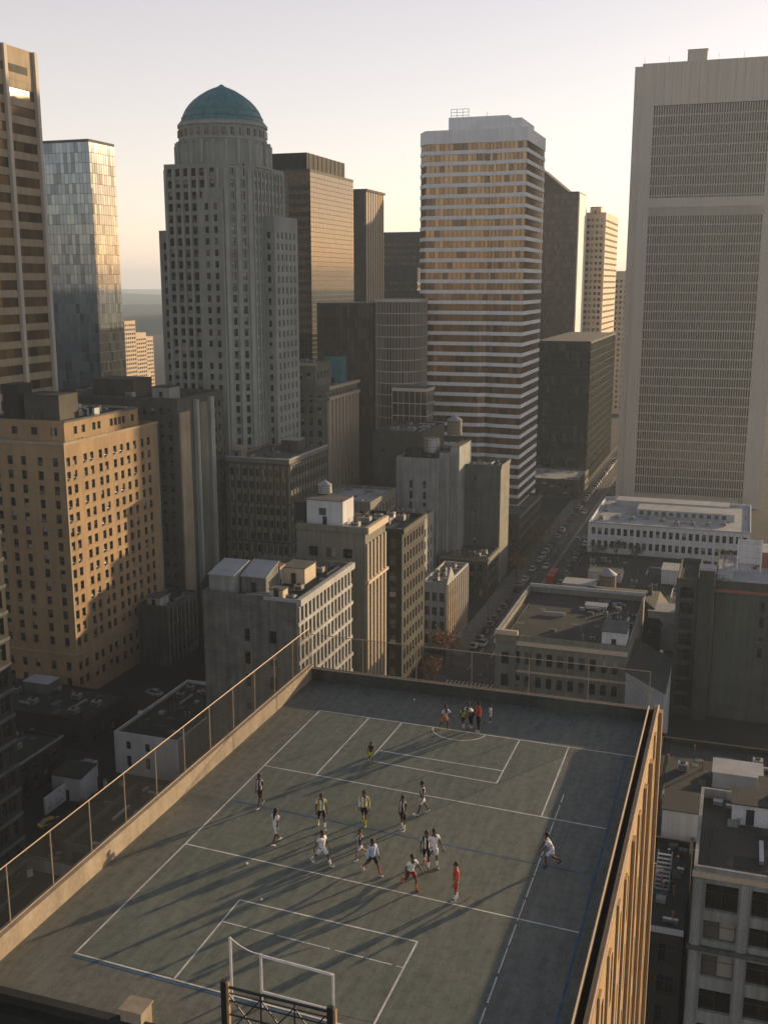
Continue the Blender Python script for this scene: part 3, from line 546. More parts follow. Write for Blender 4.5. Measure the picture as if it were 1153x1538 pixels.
# brown ornate midrise
B = Bld('brown_midrise', 'brown ornate midrise with pale roof rim below the domed tower', rect(-128, -110, 250, 277), 45.2, 'beige', roof='roofgrey', parapet=.7)
rw = rows(3, 12, 3.4, 2.0); B.facade(0, even(18, 9, 1.1, .6), rw, style='cross'); B.facade(1, even(27, 13, 1.1, .6), rw, style='cross')
for z in (43.6, 33.2, 22.8): B.plate(0, -.3, 18.3, z, z + .5, .4, 'cornice', 'brown'); B.plate(1, 0, 27, z, z + .5, .4, 'cornice', 'brown')
for k in range(10): B.plate(0, .6 + 16.8 * k / 9 - .2, .6 + 16.8 * k / 9 + .2, 3, 43.5, .2, 'pilaster', 'brown')
for k in range(14): B.plate(1, .6 + 25.8 * k / 13 - .2, .6 + 25.8 * k / 13 + .2, 3, 43.5, .2, 'pilaster', 'brown')
MB().box(-.3, 18.3, -.3, .5, 45.2, 45.45).build('roof_rim', 'roofpale', B.root); MB().box(17.5, 18.3, .5, 27, 45.2, 45.45).build('roof_rim', 'roofpale', B.root); B.finish()
hut(269, -117, 44.5, 5, 5, 3.4, 'brown roof house with pale top on the brown midrise', 'brown', 'roofpale'); hut(252.5, -125.5, 44.5, 3, 3, 2.6, 'tan corner hut with pyramid cap on the brown midrise', 'beige', 'tan2', slope=.8)
# neoclassical block with columns
B = Bld('column_block', 'tan neoclassical block with tall columns on its street side', rect(-139, -120, 302, 329), 59, 'beige', roof='roofgrey')
B.facade(0, even(19, 6, 1.3), rows(4, 15, 3.6, 2.0)); B.facade(1, even(27, 8, 1.3, 1.2), rows(4, 15, 3.6, 2.3))
for k in range(9): B.plate(1, 1.2 + 24.6 * k / 8 - .5, 1.2 + 24.6 * k / 8 + .5, 26, 55, .8, 'column', 'cream')
for z in (24.8, 55, 58.2): B.plate(1, 0, 27, z, z + .9, 1.0, 'cornice', 'cream'); B.plate(0, -.2, 20, z, z + .9, .6, 'cornice', 'beige')
B.finish()
b = Bld('upper_storey', 'set back tan top storeys on the neoclassical block', rect(-139, -124, 303, 316), 66, 'beige', z0=58.1, cat='penthouse'); b.facade(0, even(15, 5, 1.3), [(61, 2.2)]); b.facade(1, even(13, 4, 1.3), [(61, 2.2)]); b.plate(0, -.2, 15.2, 65.3, 66.05, .3, 'cornice', 'cream'); b.finish()
for q in ((306, -136), (309, -130), (307, -127)): hvac(*q, 65.1, 2, 2, 1.8, 'the top of the neoclassical block')
hut(325, -126, 58.1, 6, 5, 9, 'teal grey plant house behind the neoclassical block', 'teal')
# dark glass tower with ribbed cap, brown ribbed tower, stepped brown mass
grid_tower('dark_glass_tower', 'brown grey glass tower with a dark ribbed cap right of the dome', rect(-172, -150, 364, 408), 128.5, 'gl_grey', 'concd', 1.7, 1.6, out=.06, mull=.08, band=.22)
t = thing('plant_storey', 'dark ribbed plant storey on the brown grey glass tower', 'plant storey', 366, -171.5, 129.4); MB().box(0, 19.5, 0, 38, 0, 5.8).build('casing', 'dark', t)
for k in range(9): MB().box(19.5, 19.7, 2 + k * 4.2, 2.3 + k * 4.2, 0, 5.8).build('rib', 'concd', t)
t = thing('ribbed_tower', 'slim brown tower with gold vertical ribs on one side', 'tower', 470, -181); MB().box(0, 14, 0, 26, 0, 131).build('shaft', 'dbrown', t)
for k in range(8): MB().box(14.002, 14.25, 1 + k * 3.3, 2.2 + k * 3.3, 0, 130.4).build('rib', 'cream', t)
MB().box(-.1, 14.8, -.1, 26.1, 130.4, 131.4).build('coping', 'dbrown', t)
for nm, lab, v0, v1, u0, u1, z1 in (('brown_office', 'brown stepped office building behind the slim ribbed tower', -204, -160, 600, 640, 118.5), ('brown_office', 'wide dark brown office slab below the ribbed tower', -240, -170, 560, 598, 98), ('brown_office', 'low broad dark brown slab behind the gridded glass building', -225, -120, 520, 555, 86)):
    B = Bld(nm, lab, rect(v0, v1, u0, u1), z1, 'dbrown', indiv=False, cat='office'); B.facade(0, even(v1 - v0, int((v1 - v0) / 3), 2.4), rows(10, int((z1 - 14) / 3.6), 3.6, 1.5), .15, 'plain', gl='gl_brown'); B.facade(1, even(u1 - u0, 10, 2.4), rows(10, int((z1 - 14) / 3.6), 3.6, 1.5), .15, 'plain', gl='gl_brown'); B.finish()
hut(606, -168, 117.6, 14, 8, 5, 'dark plant house on the brown stepped office building', 'dbrown', door=False)
grid_tower('far_tower', 'small pale far tower beside the ribbed tower', rect(-262, -252, 800, 812), 116, 'gl_blue', 'panelw', 3.5, 2.5)
# gridded glass midrise with a rounded bay
grid_tower('gridded_glass_building', 'brown glass building with pale grid lines, left of the striped tower', rect(-139, -119, 342, 365), 82.5, 'gl_brown', 'concd', 3.6, 1.3, out=.15, mull=.1, band=.28, cat='building')
ring = [(-111 + 8 * math.cos(R(a)), 346 + 8 * math.sin(R(a))) for a in range(180, 361, 15)]; grid_tower('rounded_glass_bay', 'rounded glass bay with white grid lines beside the striped tower', ring + [(-103, 365), (-119, 365)], 84, 'gl_brown', 'panelg', 3.7, 1.1, out=.15, mull=.1, band=.25, cat='building')
grid_tower('glass_annex', 'low glass annex with a white grid below the rounded glass bay', rect(-107.5, -96, 328, 337), 56, 'gl_dark', 'panelg', 3.8, 2.0, out=.15, mull=.14, band=.25, cat='building')
# striped tower
def striped_tower():
    P = [(-107.3, 358), (-104, 352.5), (-85.5, 353.0), (-83, 354.2), (-80.5, 353.2), (-70.5, 352), (-70.5, 383), (-104, 386), (-107.3, 380)]; v0, u0 = -104, 352
    t = thing('striped_tower', 'tall white banded tower with chamfered corners and sunset reflections painted into its glass', 'tower', u0, v0); pl = [(p[0] - v0, p[1] - u0) for p in P]; n = len(pl); c = Vector((sum(p[0] for p in pl) / n, sum(p[1] for p in pl) / n))
    big = [tuple(Vector(p) + (Vector(p) - c).normalized() * .35) for p in pl]; fl = 3.42; z = 134.4
    MB().prism(big, z, 138.6).build('crown', 'panelw', t)
    k = 0
    while z - fl > 2:
        zb = z - fl; b = MB(); m = MB()
        for i in range(n):
            a, e = Vector(pl[i]), Vector(pl[(i + 1) % n]); L = (e - a).length; d = (e - a).normalized(); nn = Vector((d.y, -d.x))
            for s in range(max(1, round(L / 1.5))):
                q = max(1, round(L / 1.5)); p0, p1 = a + d * (L * s / q), a + d * (L * (s + 1) / q); b.face([(p0.x, p0.y, zb + 1.2), (p1.x, p1.y, zb + 1.2), (p1.x, p1.y, z), (p0.x, p0.y, z)], 0)
                w = d * .05; o = nn * .1; b.prism([(p0 + w).to_tuple(), (p0 + w + o).to_tuple(), (p0 - w + o).to_tuple(), (p0 - w).to_tuple()][::-1], zb + 1.2, z, 1, top=False)
        b.build('window_band', ['gl_sunset', 'dbrown'], t); MB().prism(big, zb, zb + 1.2).build('spandrel', 'panelw', t); z = zb; k += 1
    MB().prism(pl, 0, z).build('base', 'dbrown', t)
    MB().box(6, 26, 6, 28, 138.6, 143.2).build('plant_storey', 'panelw', t); MB().box(17, 31, 3, 24, 138.6, 141.8).build('plant_storey', 'panelw', t)
    m = thing('roof_mast', 'thin lattice antenna frame on the striped tower', 'antenna', 361, -95, 143.2)
    for x in (0, 2, 4, 6): MB().bar((x - 3, 0, 0), (x - 3, 0, 3), .09).build('upright', 'metal', m)
    for zz in (1, 2, 3): MB().bar((-3, 0, zz), (3, 0, zz), .07).build('crossbar', 'metal', m)
    MB().bar((8.5, 3, 0), (8.5, 3, 2.2), .07).build('whip', 'metal', m)
striped_tower()
# street wall left: podiums, brick blocks, concrete slabs
B = Bld('podium_block', 'low brown podium with a sunlit street side under the striped tower', rect(-84, -66, 334, 372), 16.5, 'brown', roof='roofgrey'); B.facade(0, even(18, 6, 1.8), rows(2, 4, 3.6, 2.2), style='cross'); B.facade(1, even(38, 13, 1.8), rows(2, 4, 3.6, 2.2), style='cross'); B.plate(1, 0, 38, 15.3, 16, .4, 'cornice', 'beige'); B.finish()
for q in ((340, -76), (350, -74), (362, -72)): hvac(*q, 15.6, 2, 2, 1.6, 'the brown podium')
B = Bld('grey_blank_tower', 'dark grey brick tower with a narrow slit of windows and a tan street edge', rect(-79, -66, 303.5, 316), 37.5, 'concd', roof='roofdark'); B.facade(0, [(5.5, .8)], rows(4, 10, 3.2, 1.6)); B.facade(1, even(12.5, 4, 1.0, .7), rows(4, 10, 3.2, 1.6), sill=True); B.plate(1, 0, 12.5, 36.5, 37.6, .3, 'cornice', 'beige'); B.plate(1, 0, 12.5, 2, 36.4, .06, 'brick_facing', 'beige', -.0); B.finish()
B = Bld('concrete_slab_block', 'pale concrete block with two window slits and ribbed right flank', rect(-94.5, -82, 292, 318), 40.5, 'conc', roof='roofdark'); B.facade(0, [(4.5, 1.0), (8.6, 1.0)], rows(6, 9, 3.2, 2.2)); B.facade(1, [], []); B.finish()
for k, (a, z) in enumerate(((-82, 42), (-79.5, 43.5))): t = thing('concrete_fin', ('tall' if k else 'lower') + ' plain concrete fin on the flank of the pale slab block', 'fin', 294 + k * 2.5, a + .01); MB().box(0, 2.45 + k * .3, 0, 14, 0, z).build('slab', 'conc', t); MB().box(-.05, 2.5 + k * .3, -.05, 14.05, z, z + .25).build('cap', 'concd', t)
tank(303, -80, 43.8, 2.2, 4.2, 2.5, 'dark capped water tank on legs above the concrete slabs'); tank(300, -86, 39.7, 2.4, 4, 1.6, 'grey boxy water tank beside the capped tank', 'metal', False)
hut(300, -91, 39.7, 5, 4, 2.2, 'low dark plant hut on the pale concrete block', 'dark'); 
B = Bld('brown_box_building', 'plain brown windowless box building behind the concrete slabs', rect(-105, -89.5, 302, 326), 46.6, 'brown', roof='roofgrey', indiv=True); B.facade(0, [(3, .9)], [(40.0, 1.2)]); B.plate(0, -.1, 15.6, 43.2, 43.5, .12, 'belt_course', 'dbrown'); B.finish()
for q in ((308, -100), (309, -95), (314, -92)): hvac(*q, 45.7, 2.2, 2, 1.4, 'the brown box building')
B = Bld('brown_corner_block', 'small dark brown block with cornice below the concrete fins', rect(-80, -66, 289, 303), 13, 'brown', roof='roofgrey'); B.facade(0, even(14, 5, 1.5), rows(1.5, 3, 3.6, 2.2), style='cross'); B.facade(1, even(14, 5, 1.5), rows(1.5, 3, 3.6, 2.2), style='cross'); B.plate(0, -.2, 14.2, 12, 12.8, .4, 'cornice', 'beige'); B.plate(1, 0, 14, 12, 12.8, .4, 'cornice', 'beige'); B.finish()
for q in ((293, -76), (295, -72), (297, -69), (293, -70)): hvac(*q, 12.1, 1.8, 1.5, 1.3, 'the small brown corner block')
B = Bld('gabled_block', 'narrow grey block with a sunlit gabled street front', rect(-72.5, -66, 245, 266), 17.5, 'whitestone', roof='roofpale'); B.facade(0, even(6.5, 3, 1.2, .4), rows(1.5, 4, 3.7, 2.3), style='cross'); B.facade(1, even(21, 9, 1.1), rows(1.5, 4, 3.7, 2.3), style='cross')
for k in range(10): B.plate(1, .9 + 19.2 * k / 9 - .2, .9 + 19.2 * k / 9 + .2, 1, 17, .3, 'pilaster', 'cream')
MB().face([(6.5, 0, 17.5), (6.5, 7, 17.5), (6.5, 3.5, 21)]).face([(6.1, 7, 17.5), (6.1, 0, 17.5), (6.1, 3.5, 21)]).face([(6.5, 0, 17.5), (6.5, 3.5, 21), (6.1, 3.5, 21), (6.1, 0, 17.5)]).face([(6.5, 3.5, 21), (6.5, 7, 17.5), (6.1, 7, 17.5), (6.1, 3.5, 21)]).build('gable', 'whitestone', B.root); B.finish()
for q in ((249, -70), (254, -69.5), (258, -70.5), (262, -69)): hvac(*q, 16.6, 1.5, 1.5, 1.3, 'the narrow gabled block')
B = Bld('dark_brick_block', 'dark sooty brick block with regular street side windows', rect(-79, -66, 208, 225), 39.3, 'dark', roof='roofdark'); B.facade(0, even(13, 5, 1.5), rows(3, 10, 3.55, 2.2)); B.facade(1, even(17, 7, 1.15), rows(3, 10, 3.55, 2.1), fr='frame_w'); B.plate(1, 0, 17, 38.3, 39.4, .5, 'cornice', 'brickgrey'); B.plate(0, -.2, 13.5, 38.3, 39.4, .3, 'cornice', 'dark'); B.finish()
for q in ((213, -75), (216, -72), (220, -70), (219, -75), (222, -73)): hvac(*q, 38.4, 1.7, 1.5, 1.4, 'the dark sooty brick block')
B = Bld('pilaster_block', 'beige block with arched top windows and tall pilasters on its narrow front', rect(-80, -66, 185, 197), 44.7, 'beige', roof='roofgrey'); B.facade(0, [(c, 1.9) for c in (3.4, 7.0, 10.4)], [(38.4, 1.9), (34.6, 1.9)], style='cross'); B.facade(1, even(12, 5, 1.25, .8), rows(2, 11, 3.5, 2.5))
for k in range(6): B.plate(1, .8 + 10.4 * k / 5 - .3, .8 + 10.4 * k / 5 + .3, 1, 41.5, .35, 'pilaster', 'cream')
for z, h in ((43.4, 1.3), (33.6, .6), (9.5, .6)): B.plate(1, 0, 12, z, z + h, .7, 'cornice', 'cream')
B.plate(0, 0, 14.6, 43.6, 44.75, .4, 'cornice', 'beige'); B.finish()
t = hut(190.5, -75.2, 43.8, 7.5, 6, 5.2, 'white boxy plant house on the beige pilaster block', 'white', 'roofgrey', name='plant_house'); MB().box(-1.2, .3, -3.03, -2.98, 2.2, 3.6).build('vent_window', 'gl', t); tank(189, -80.6, 43.8, 1.5, 3.6, .8, 'dark barrel tank beside the white boxy plant house', 'metald', False); tank(193.5, -77.5, 49, 1.4, 1.6, .2, 'silver round tank behind the white boxy plant house', 'metal', True)
for q in ((188, -69), (193, -68.5)): hvac(*q, 43.8, 1.6, 1.4, 1.3, 'the beige pilaster block')
B = Bld('ornate_white_front', 'weathered block with blank patched side and ornate white street front', rect(-83, -66, 152, 177), 40, 'rough', roof='roofdark', parapet=1.0)
B.facade(1, even(25, 14, .95, .8), rows(3.2, 11, 3.3, 2.1), .35, style='sash'); B.facade(0, [(8.0, 1.0), (12.6, 1.3)], rows(8, 7, 4.0, 2.2), .3)
for k in range(15): B.plate(1, .8 + 23.4 * k / 14 - .28, .8 + 23.4 * k / 14 + .28, .5, 38.6, .25, 'pilaster', 'whitestone')
for k in range(12): z = 2.4 + 3.3 * k; B.plate(1, 0, 25, z, z + .62, .45 if k % 3 == 0 else .3, 'belt_course', 'whitestone')
B.plate(1, -.1, 25.1, 38.9, 40.05, .8, 'cornice', 'whitestone'); B.plate(0, 11.2, 17.0, 39.5, 40.08, .12, 'coping', 'roofpale'); B.finish()
hut(157, -80.5, 39, 4.5, 6, 3.4, 'white shed with sloped white roof on the weathered block', 'conc', 'roofpale', slope=1.2, door=False); hut(158.5, -75.5, 39, 4.5, 5, 3.0, 'grey shed with bright folded roof on the weathered block', 'rough', 'roofpale', slope=1.6); hut(166, -71.5, 39, 4.2, 5, 3.0, 'cream flat roofed hut on the weathered block', 'cream', 'roofgrey'); hut(163, -74.2, 39, 1.8, 2.2, 3.4, 'narrow rusty capped hut on the weathered block', 'whitestone', 'rust'); hut(155, -70.5, 39, 2.4, 2, 1.8, 'small ochre hut at the roof corner of the weathered block', 'cream', 'roofgrey')
for q in ((154, -67.8), (160, -69), (170, -76), (172, -70), (168, -80), (173, -79)): hvac(*q, 39, 1.4, 1.2, 1.1, 'the weathered block')
# dark old houses between, with mansard roofs
def house(u0, u1, v0, v1, h, rh, label, wall='dark', roof='roofdark', hip=True):
    B = Bld('old_house', label, rect(v0, v1, u0, u1), h, wall, cat='house', parapet=.05); B.facade(0, even(v1 - v0, max(2, int((v1 - v0) / 2.6)), 1.1), rows(1.5, int(h / 3.6), 3.5, 2.0), fr='frame_w'); B.facade(1, even(u1 - u0, max(2, int((u1 - u0) / 2.6)), 1.1), rows(1.5, int(h / 3.6), 3.5, 2.0), fr='frame_w'); B.finish()
    w, d = v1 - v0, u1 - u0; i = 1.6 if hip else .02; j = min(w, d) * .36; b = MB(); lo = [(-.3, -.3), (w + .3, -.3), (w + .3, d + .3), (-.3, d + .3)]; mid = [(i, i), (w - i, i), (w - i, d - i), (i, d - i)]; z0, z1, z2 = h + .02, h + rh * .7, h + rh
    for k in range(4): q = (k + 1) % 4; b.face([(*lo[k], z0), (*lo[q], z0), (*mid[q], z1), (*mid[k], z1)])
    m = (w / 2, d / 2); rdg = [(j, d / 2), (w - j, d / 2)] if w > d else [(w / 2, j), (w / 2, d - j)]
    if w > d: b.face([(*mid[0], z1), (*mid[1], z1), (*rdg[1], z2), (*rdg[0], z2)]); b.face([(*mid[1], z1), (*mid[2], z1), (*rdg[1], z2)]); b.face([(*mid[2], z1), (*mid[3], z1), (*rdg[0], z2), (*rdg[1], z2)]); b.face([(*mid[3], z1), (*mid[0], z1), (*rdg[0], z2)])
    else: b.face([(*mid[0], z1), (*mid[1], z1), (*rdg[0], z2)]); b.face([(*mid[1], z1), (*mid[2], z1), (*rdg[1], z2), (*rdg[0], z2)]); b.face([(*mid[2], z1), (*mid[3], z1), (*rdg[1], z2)]); b.face([(*mid[3], z1), (*mid[0], z1), (*rdg[0], z2), (*rdg[1], z2)])
    r = b.build('mansard_roof', roof, B.root)
    for k in range(3): x = w * (k + 1) / 4; MB().box(x - .6, x + .6, .1, 1.6, h + .3, h + 1.9).build('dormer', 'concd', r)
    MB().box(w * .8, w * .8 + .9, d * .6, d * .6 + .9, h, h + rh + 1.2).build('chimney', 'brown', r)
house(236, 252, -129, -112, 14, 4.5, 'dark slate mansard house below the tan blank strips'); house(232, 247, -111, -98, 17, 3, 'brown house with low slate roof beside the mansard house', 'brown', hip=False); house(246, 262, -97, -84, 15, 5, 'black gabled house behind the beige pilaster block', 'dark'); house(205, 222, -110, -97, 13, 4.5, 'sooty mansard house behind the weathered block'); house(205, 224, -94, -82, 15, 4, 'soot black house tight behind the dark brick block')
B = Bld('grey_low_block', 'low grey block with a bluish roof right of the brown midrise', rect(-108, -92, 262, 284), 33, 'beige', roof='roofpale'); B.facade(0, even(16, 5, 1.2), rows(3, 8, 3.6, 2.2)); B.facade(1, even(22, 7, 1.2), rows(3, 8, 3.6, 2.2)); B.finish()
B = Bld('machinery_roof_block', 'pale low block crowded with roof machinery in front of the concrete slabs', rect(-91.5, -81, 262, 285), 27, 'conc', roof='roofpale'); B.facade(0, even(10.5, 4, 1.2), rows(3, 6, 3.6, 2.2)); B.facade(1, even(23, 7, 1.2), rows(3, 6, 3.6, 2.2)); B.finish()
for k in range(14): hvac(264.5 + (k % 5) * 4.3, -90 + (k // 5) * 3.2, 26.1, 1.9, 1.7, RND.uniform(1.0, 1.9), 'the pale low machinery block')
B = Bld('pilastered_annex', 'low dark annex with pale pilasters beside the sunlit apartments', rect(-133.6, -126, 213, 227.6), 15, 'concd', roof='roofdark'); B.facade(1, even(14.6, 7, 1.3, .5), [(2, 3.2), (6.2, 3.2), (10.2, 3)])
for k in range(8): B.plate(1, .5 + 13.6 * k / 7 - .25, .5 + 13.6 * k / 7 + .25, .2, 14, .4, 'pilaster', 'beige')
B.finish(); hut(216, -130, 14.1, 3.6, 4, 2.6, 'pale glazed roof hut on the low dark annex', 'whitestone', 'roofgrey')
B = Bld('white_wall_building', 'low black roofed building with a blank white side wall', rect(-107, -93.5, 160, 188), 8.2, 'white', roof='roofdark', parapet=.6); B.facade(0, [(3, 1.0), (7, 1.0)], [(1.5, 2.2), (5, 1.6)]); B.finish()
for q in ((183, -100), (186, -97), (180, -104), (184, -104)): hvac(*q, 7.6, 1.6, 1.3, 1.1, 'the low black roofed building')
hut(150, -109, 0, 6, 5, 4.6, 'pale lean to shed with a square window in the dark yard', 'white', 'roofdark', slope=.6); MB()
t = thing('graffiti_wall', 'free standing white wall with black graffiti in the dark yard', 'wall', 141.5, -109.5); gw = MB().box(0, .3, 0, 16, 0, 3.2).build('wall', 'white', t); RG = random.Random(4)
for k in range(46):
    y, z = RG.uniform(.6, 15.4), RG.uniform(.4, 2.8); b = MB(); a = RG.uniform(0, 3.1); l = RG.uniform(.2, .6); b.bar((.306, y - l * math.cos(a) / 2, z - l * math.sin(a) / 2), (.306, y + l * math.cos(a) / 2, z + l * math.sin(a) / 2), .05, 4); b.build('graffiti_stroke', 'metald', gw)
B = Bld('edge_building', 'black glazed building with grey floor bands at the dark yard', rect(-165, -97.5, 98, 121), 64, 'dark', roof='roofdark'); B.facade(1, even(23, 9, 1.9, .6), rows(2, 15, 3.9, 2.5), .3, 'cross', gl='gl_green'); B.facade(0, even(67.5, 22, 1.9, .6), rows(2, 15, 3.9, 2.5), .3, 'cross', gl='gl_green')  # unseen left part and height added to block skylight from the tan block
for k in range(16): B.plate(1, 0, 23, 1.0 + 3.9 * k, 1.5 + 3.9 * k, .25, 'floor_band', 'concd')
B.finish()
B = Bld('yard_garage', 'long dark garage with corrugated doors in the yard', rect(-96, -83, 128, 150), 4.5, 'concd', roof='roofdark'); B.facade(0, even(13, 3, 2.8), [(.3, 3)], .2, 'plain', gl='metald'); B.facade(1, even(22, 6, 2.4), [(.3, 3)], .2, 'plain', gl='metal'); B.finish()
B = Bld('yard_store', 'long low black roofed store at the foot of the sunlit apartments', rect(-150, -117, 166, 181), 6.5, 'dark', roof='roofdark', parapet=.5); B.facade(0, even(33, 9, 1.4), [(1.2, 2.0)]); B.facade(1, even(15, 4, 1.4), [(1.2, 2.0)]); B.finish()
for q in ((170, -146), (175, -140), (171, -133), (176, -126), (169, -122), (174, -120)): hvac(*q, 6.0, 1.8, 1.4, 1.2, 'the long low store')
hut(178, -136, 6.0, 6, 4, 2.4, 'small grey glazed lantern on the long low store', 'concd', 'roofpale', door=False)
B = Bld('yard_workshop', 'dark brick workshop with a pale parapet in the yard', rect(-134, -116, 140, 157), 7.5, 'dark', roof='roofdark', parapet=.6); B.facade(0, even(18, 5, 1.5), [(1.0, 2.2), (4.4, 1.6)]); B.facade(1, even(17, 5, 1.5), [(1.0, 2.2), (4.4, 1.6)]); B.plate(1, 0, 17, 7.1, 7.55, .12, 'coping', 'conc'); B.finish()
for q in ((144, -130), (150, -121), (153, -128)): hvac(*q, 6.9, 1.6, 1.4, 1.2, 'the dark brick workshop')
hut(158, -89, 0, 5, 7, 3.0, 'grey lock up shed behind the white walled building', 'concd', 'roofgrey'); hut(136, -101, 0, 4, 6, 2.8, 'small brown lean to shed beside the graffiti wall', 'brown', 'roofdark', slope=.5)
t = thing('yard_wall', 'long low grey boundary wall across the dark yard', 'wall', 126, -112); MB().box(0, 28, 0, .35, 0, 2.2).build('wall', 'conc', t); MB().box(-.05, 28.05, -.05, .4, 2.2, 2.32).build('coping', 'concd', t)
RB = random.Random(9)
for k in range(26):
    t = thing('crate', 'rough wooden crate or rubble box dumped in the dark yard', 'crate', 124 + RB.uniform(0, 32), -112 + RB.uniform(0, 15), 0, RB.uniform(0, 3), 'crates dumped in the yard'); w, d, h = RB.uniform(.6, 1.8), RB.uniform(.6, 1.6), RB.uniform(.5, 1.3); MB().box(-w/2, w/2, -d/2, d/2, 0, h).build('box', RB.choice(['wood', 'concd', 'metal', 'rust', 'white']), t); MB().box(-w/2 - .03, w/2 + .03, -d/2 - .03, d/2 + .03, h + .003, h + .07).build('lid', 'wood', t)
# far left: apartment slabs in the gap
for k, (x0, x1, y, D) in enumerate(((183, 208, 482, 760), (208, 220, 500, 800), (220, 230, 506, 830))):
    X0 = (x0 - CX) / F_PX * D * 1.02; X1 = (x1 - CX) / F_PX * D * 1.02; z = at_Y_z = CAM_H - D * math.tan(math.atan((y - CY) / F_PX) + TILT)
    u = X0 * GS + D * GC; v = X0 * GC - D * GS; B = Bld('far_apartments', ('tall', 'middle', 'lower')[k] + ' pinkish far apartment slab in the gap beside the domed tower', rect(v, v + (X1 - X0) * .8, u, u + 14), z, 'cream', indiv=False, cat='apartments'); B.facade(0, even((X1 - X0) * .8, 4, 1.6, .3), rows(3, int(z / 3) - 1, 3, 1.5), .3, 'plain'); B.facade(1, even(14, 5, 1.8, .3), rows(3, int(z / 3) - 1, 3, 1.5), .3, 'plain'); B.finish()
for k in range(16):
    u, v = 640 + RND.uniform(0, 500), 0; v = -u * .62 - RND.uniform(-10, 60); B = Bld('far_house', 'small far building in the hazy gap beside the domed tower', rect(v, v + RND.uniform(10, 22), u, u + 14), RND.uniform(8, 26), RND.choice(['cream', 'conc', 'brown', 'white']), indiv=False, cat='house', group='far buildings in the hazy gap'); B.facade(0, even(B.edge(0)[2], 4, 1.5), rows(2, 2, 3.2, 1.5), .2, 'plain'); B.facade(1, even(14, 4, 1.5), rows(2, 2, 3.2, 1.5), .2, 'plain'); B.finish()

# ------------------------------------------------------------------ far along the street
B = Bld('low_corner_building', 'low brown corner building with a pale flat roof beyond the podium', rect(-92, -63.5, 446, 476), 8.5, 'brown', roof='roofpale'); B.facade(0, even(28.5, 9, 1.8), rows(1.2, 2, 3.6, 2)); B.facade(1, even(30, 9, 1.8), rows(1.2, 2, 3.6, 2)); B.finish()
grid_tower('black_glass_block', 'black green glass block beside the far street with pale floor lines', rect(-90, -66, 486, 580), 63.5, 'gl_green', 'dark', 3.6, 1.6, out=.08, mull=.07, band=.16, cat='building')
t = grid_tower('wedge_tower', 'brown glass tower with a sloping wedge top behind the striped tower', rect(-112, -90.5, 595, 622), 137, 'gl_brown', 'brown', 3.2, 1.5, out=.1, band=.4)
MB().face([(0, 0, 138), (16, 0, 138), (0, 0, 151)]).face([(0, 27, 138), (0, 27, 151), (16, 27, 138)][::1]).face([(16, 0, 138), (16, 27, 138), (0, 27, 151), (0, 0, 151)]).face([(0, 27, 138), (0, 0, 138), (0, 0, 151), (0, 27, 151)]).build('wedge_top', 'brown', t); MB().box(21.5, 22.2, 0, 27, 0, 137).build('edge_pier', 'panelw', t)
B = Bld('beige_tower', 'beige stone tower with a sunlit side beyond the wedge topped tower', rect(-92, -80, 630, 690), 129, 'cream', indiv=False, cat='tower'); B.facade(0, even(12, 4, 1.6), rows(5, 36, 3.4, 1.7), .3, 'plain'); B.facade(1, even(60, 14, 3), rows(5, 36, 3.4, 1.2), .3, 'plain'); B.finish(); hut(634, -86, 128.1, 6, 8, 4, 'small plant hut on the beige far tower', 'cream')
for k, (u, z, w) in enumerate(((760, 98, 'cream'), (860, 60, 'beige'), (1000, 84, 'conc'))):
    B = Bld('far_street_building', ('tan', 'low tan', 'grey')[k] + ' far building closing the end of the street', rect(-90, -66.5, u, u + 60), z, w, indiv=False, cat='building'); B.facade(0, even(23.5, 7, 1.6), rows(4, int(z / 3.6) - 2, 3.6, 1.8), .3, 'plain'); B.facade(1, even(60, 16, 1.6), rows(4, int(z / 3.6) - 2, 3.6, 1.8), .3, 'plain'); B.finish()

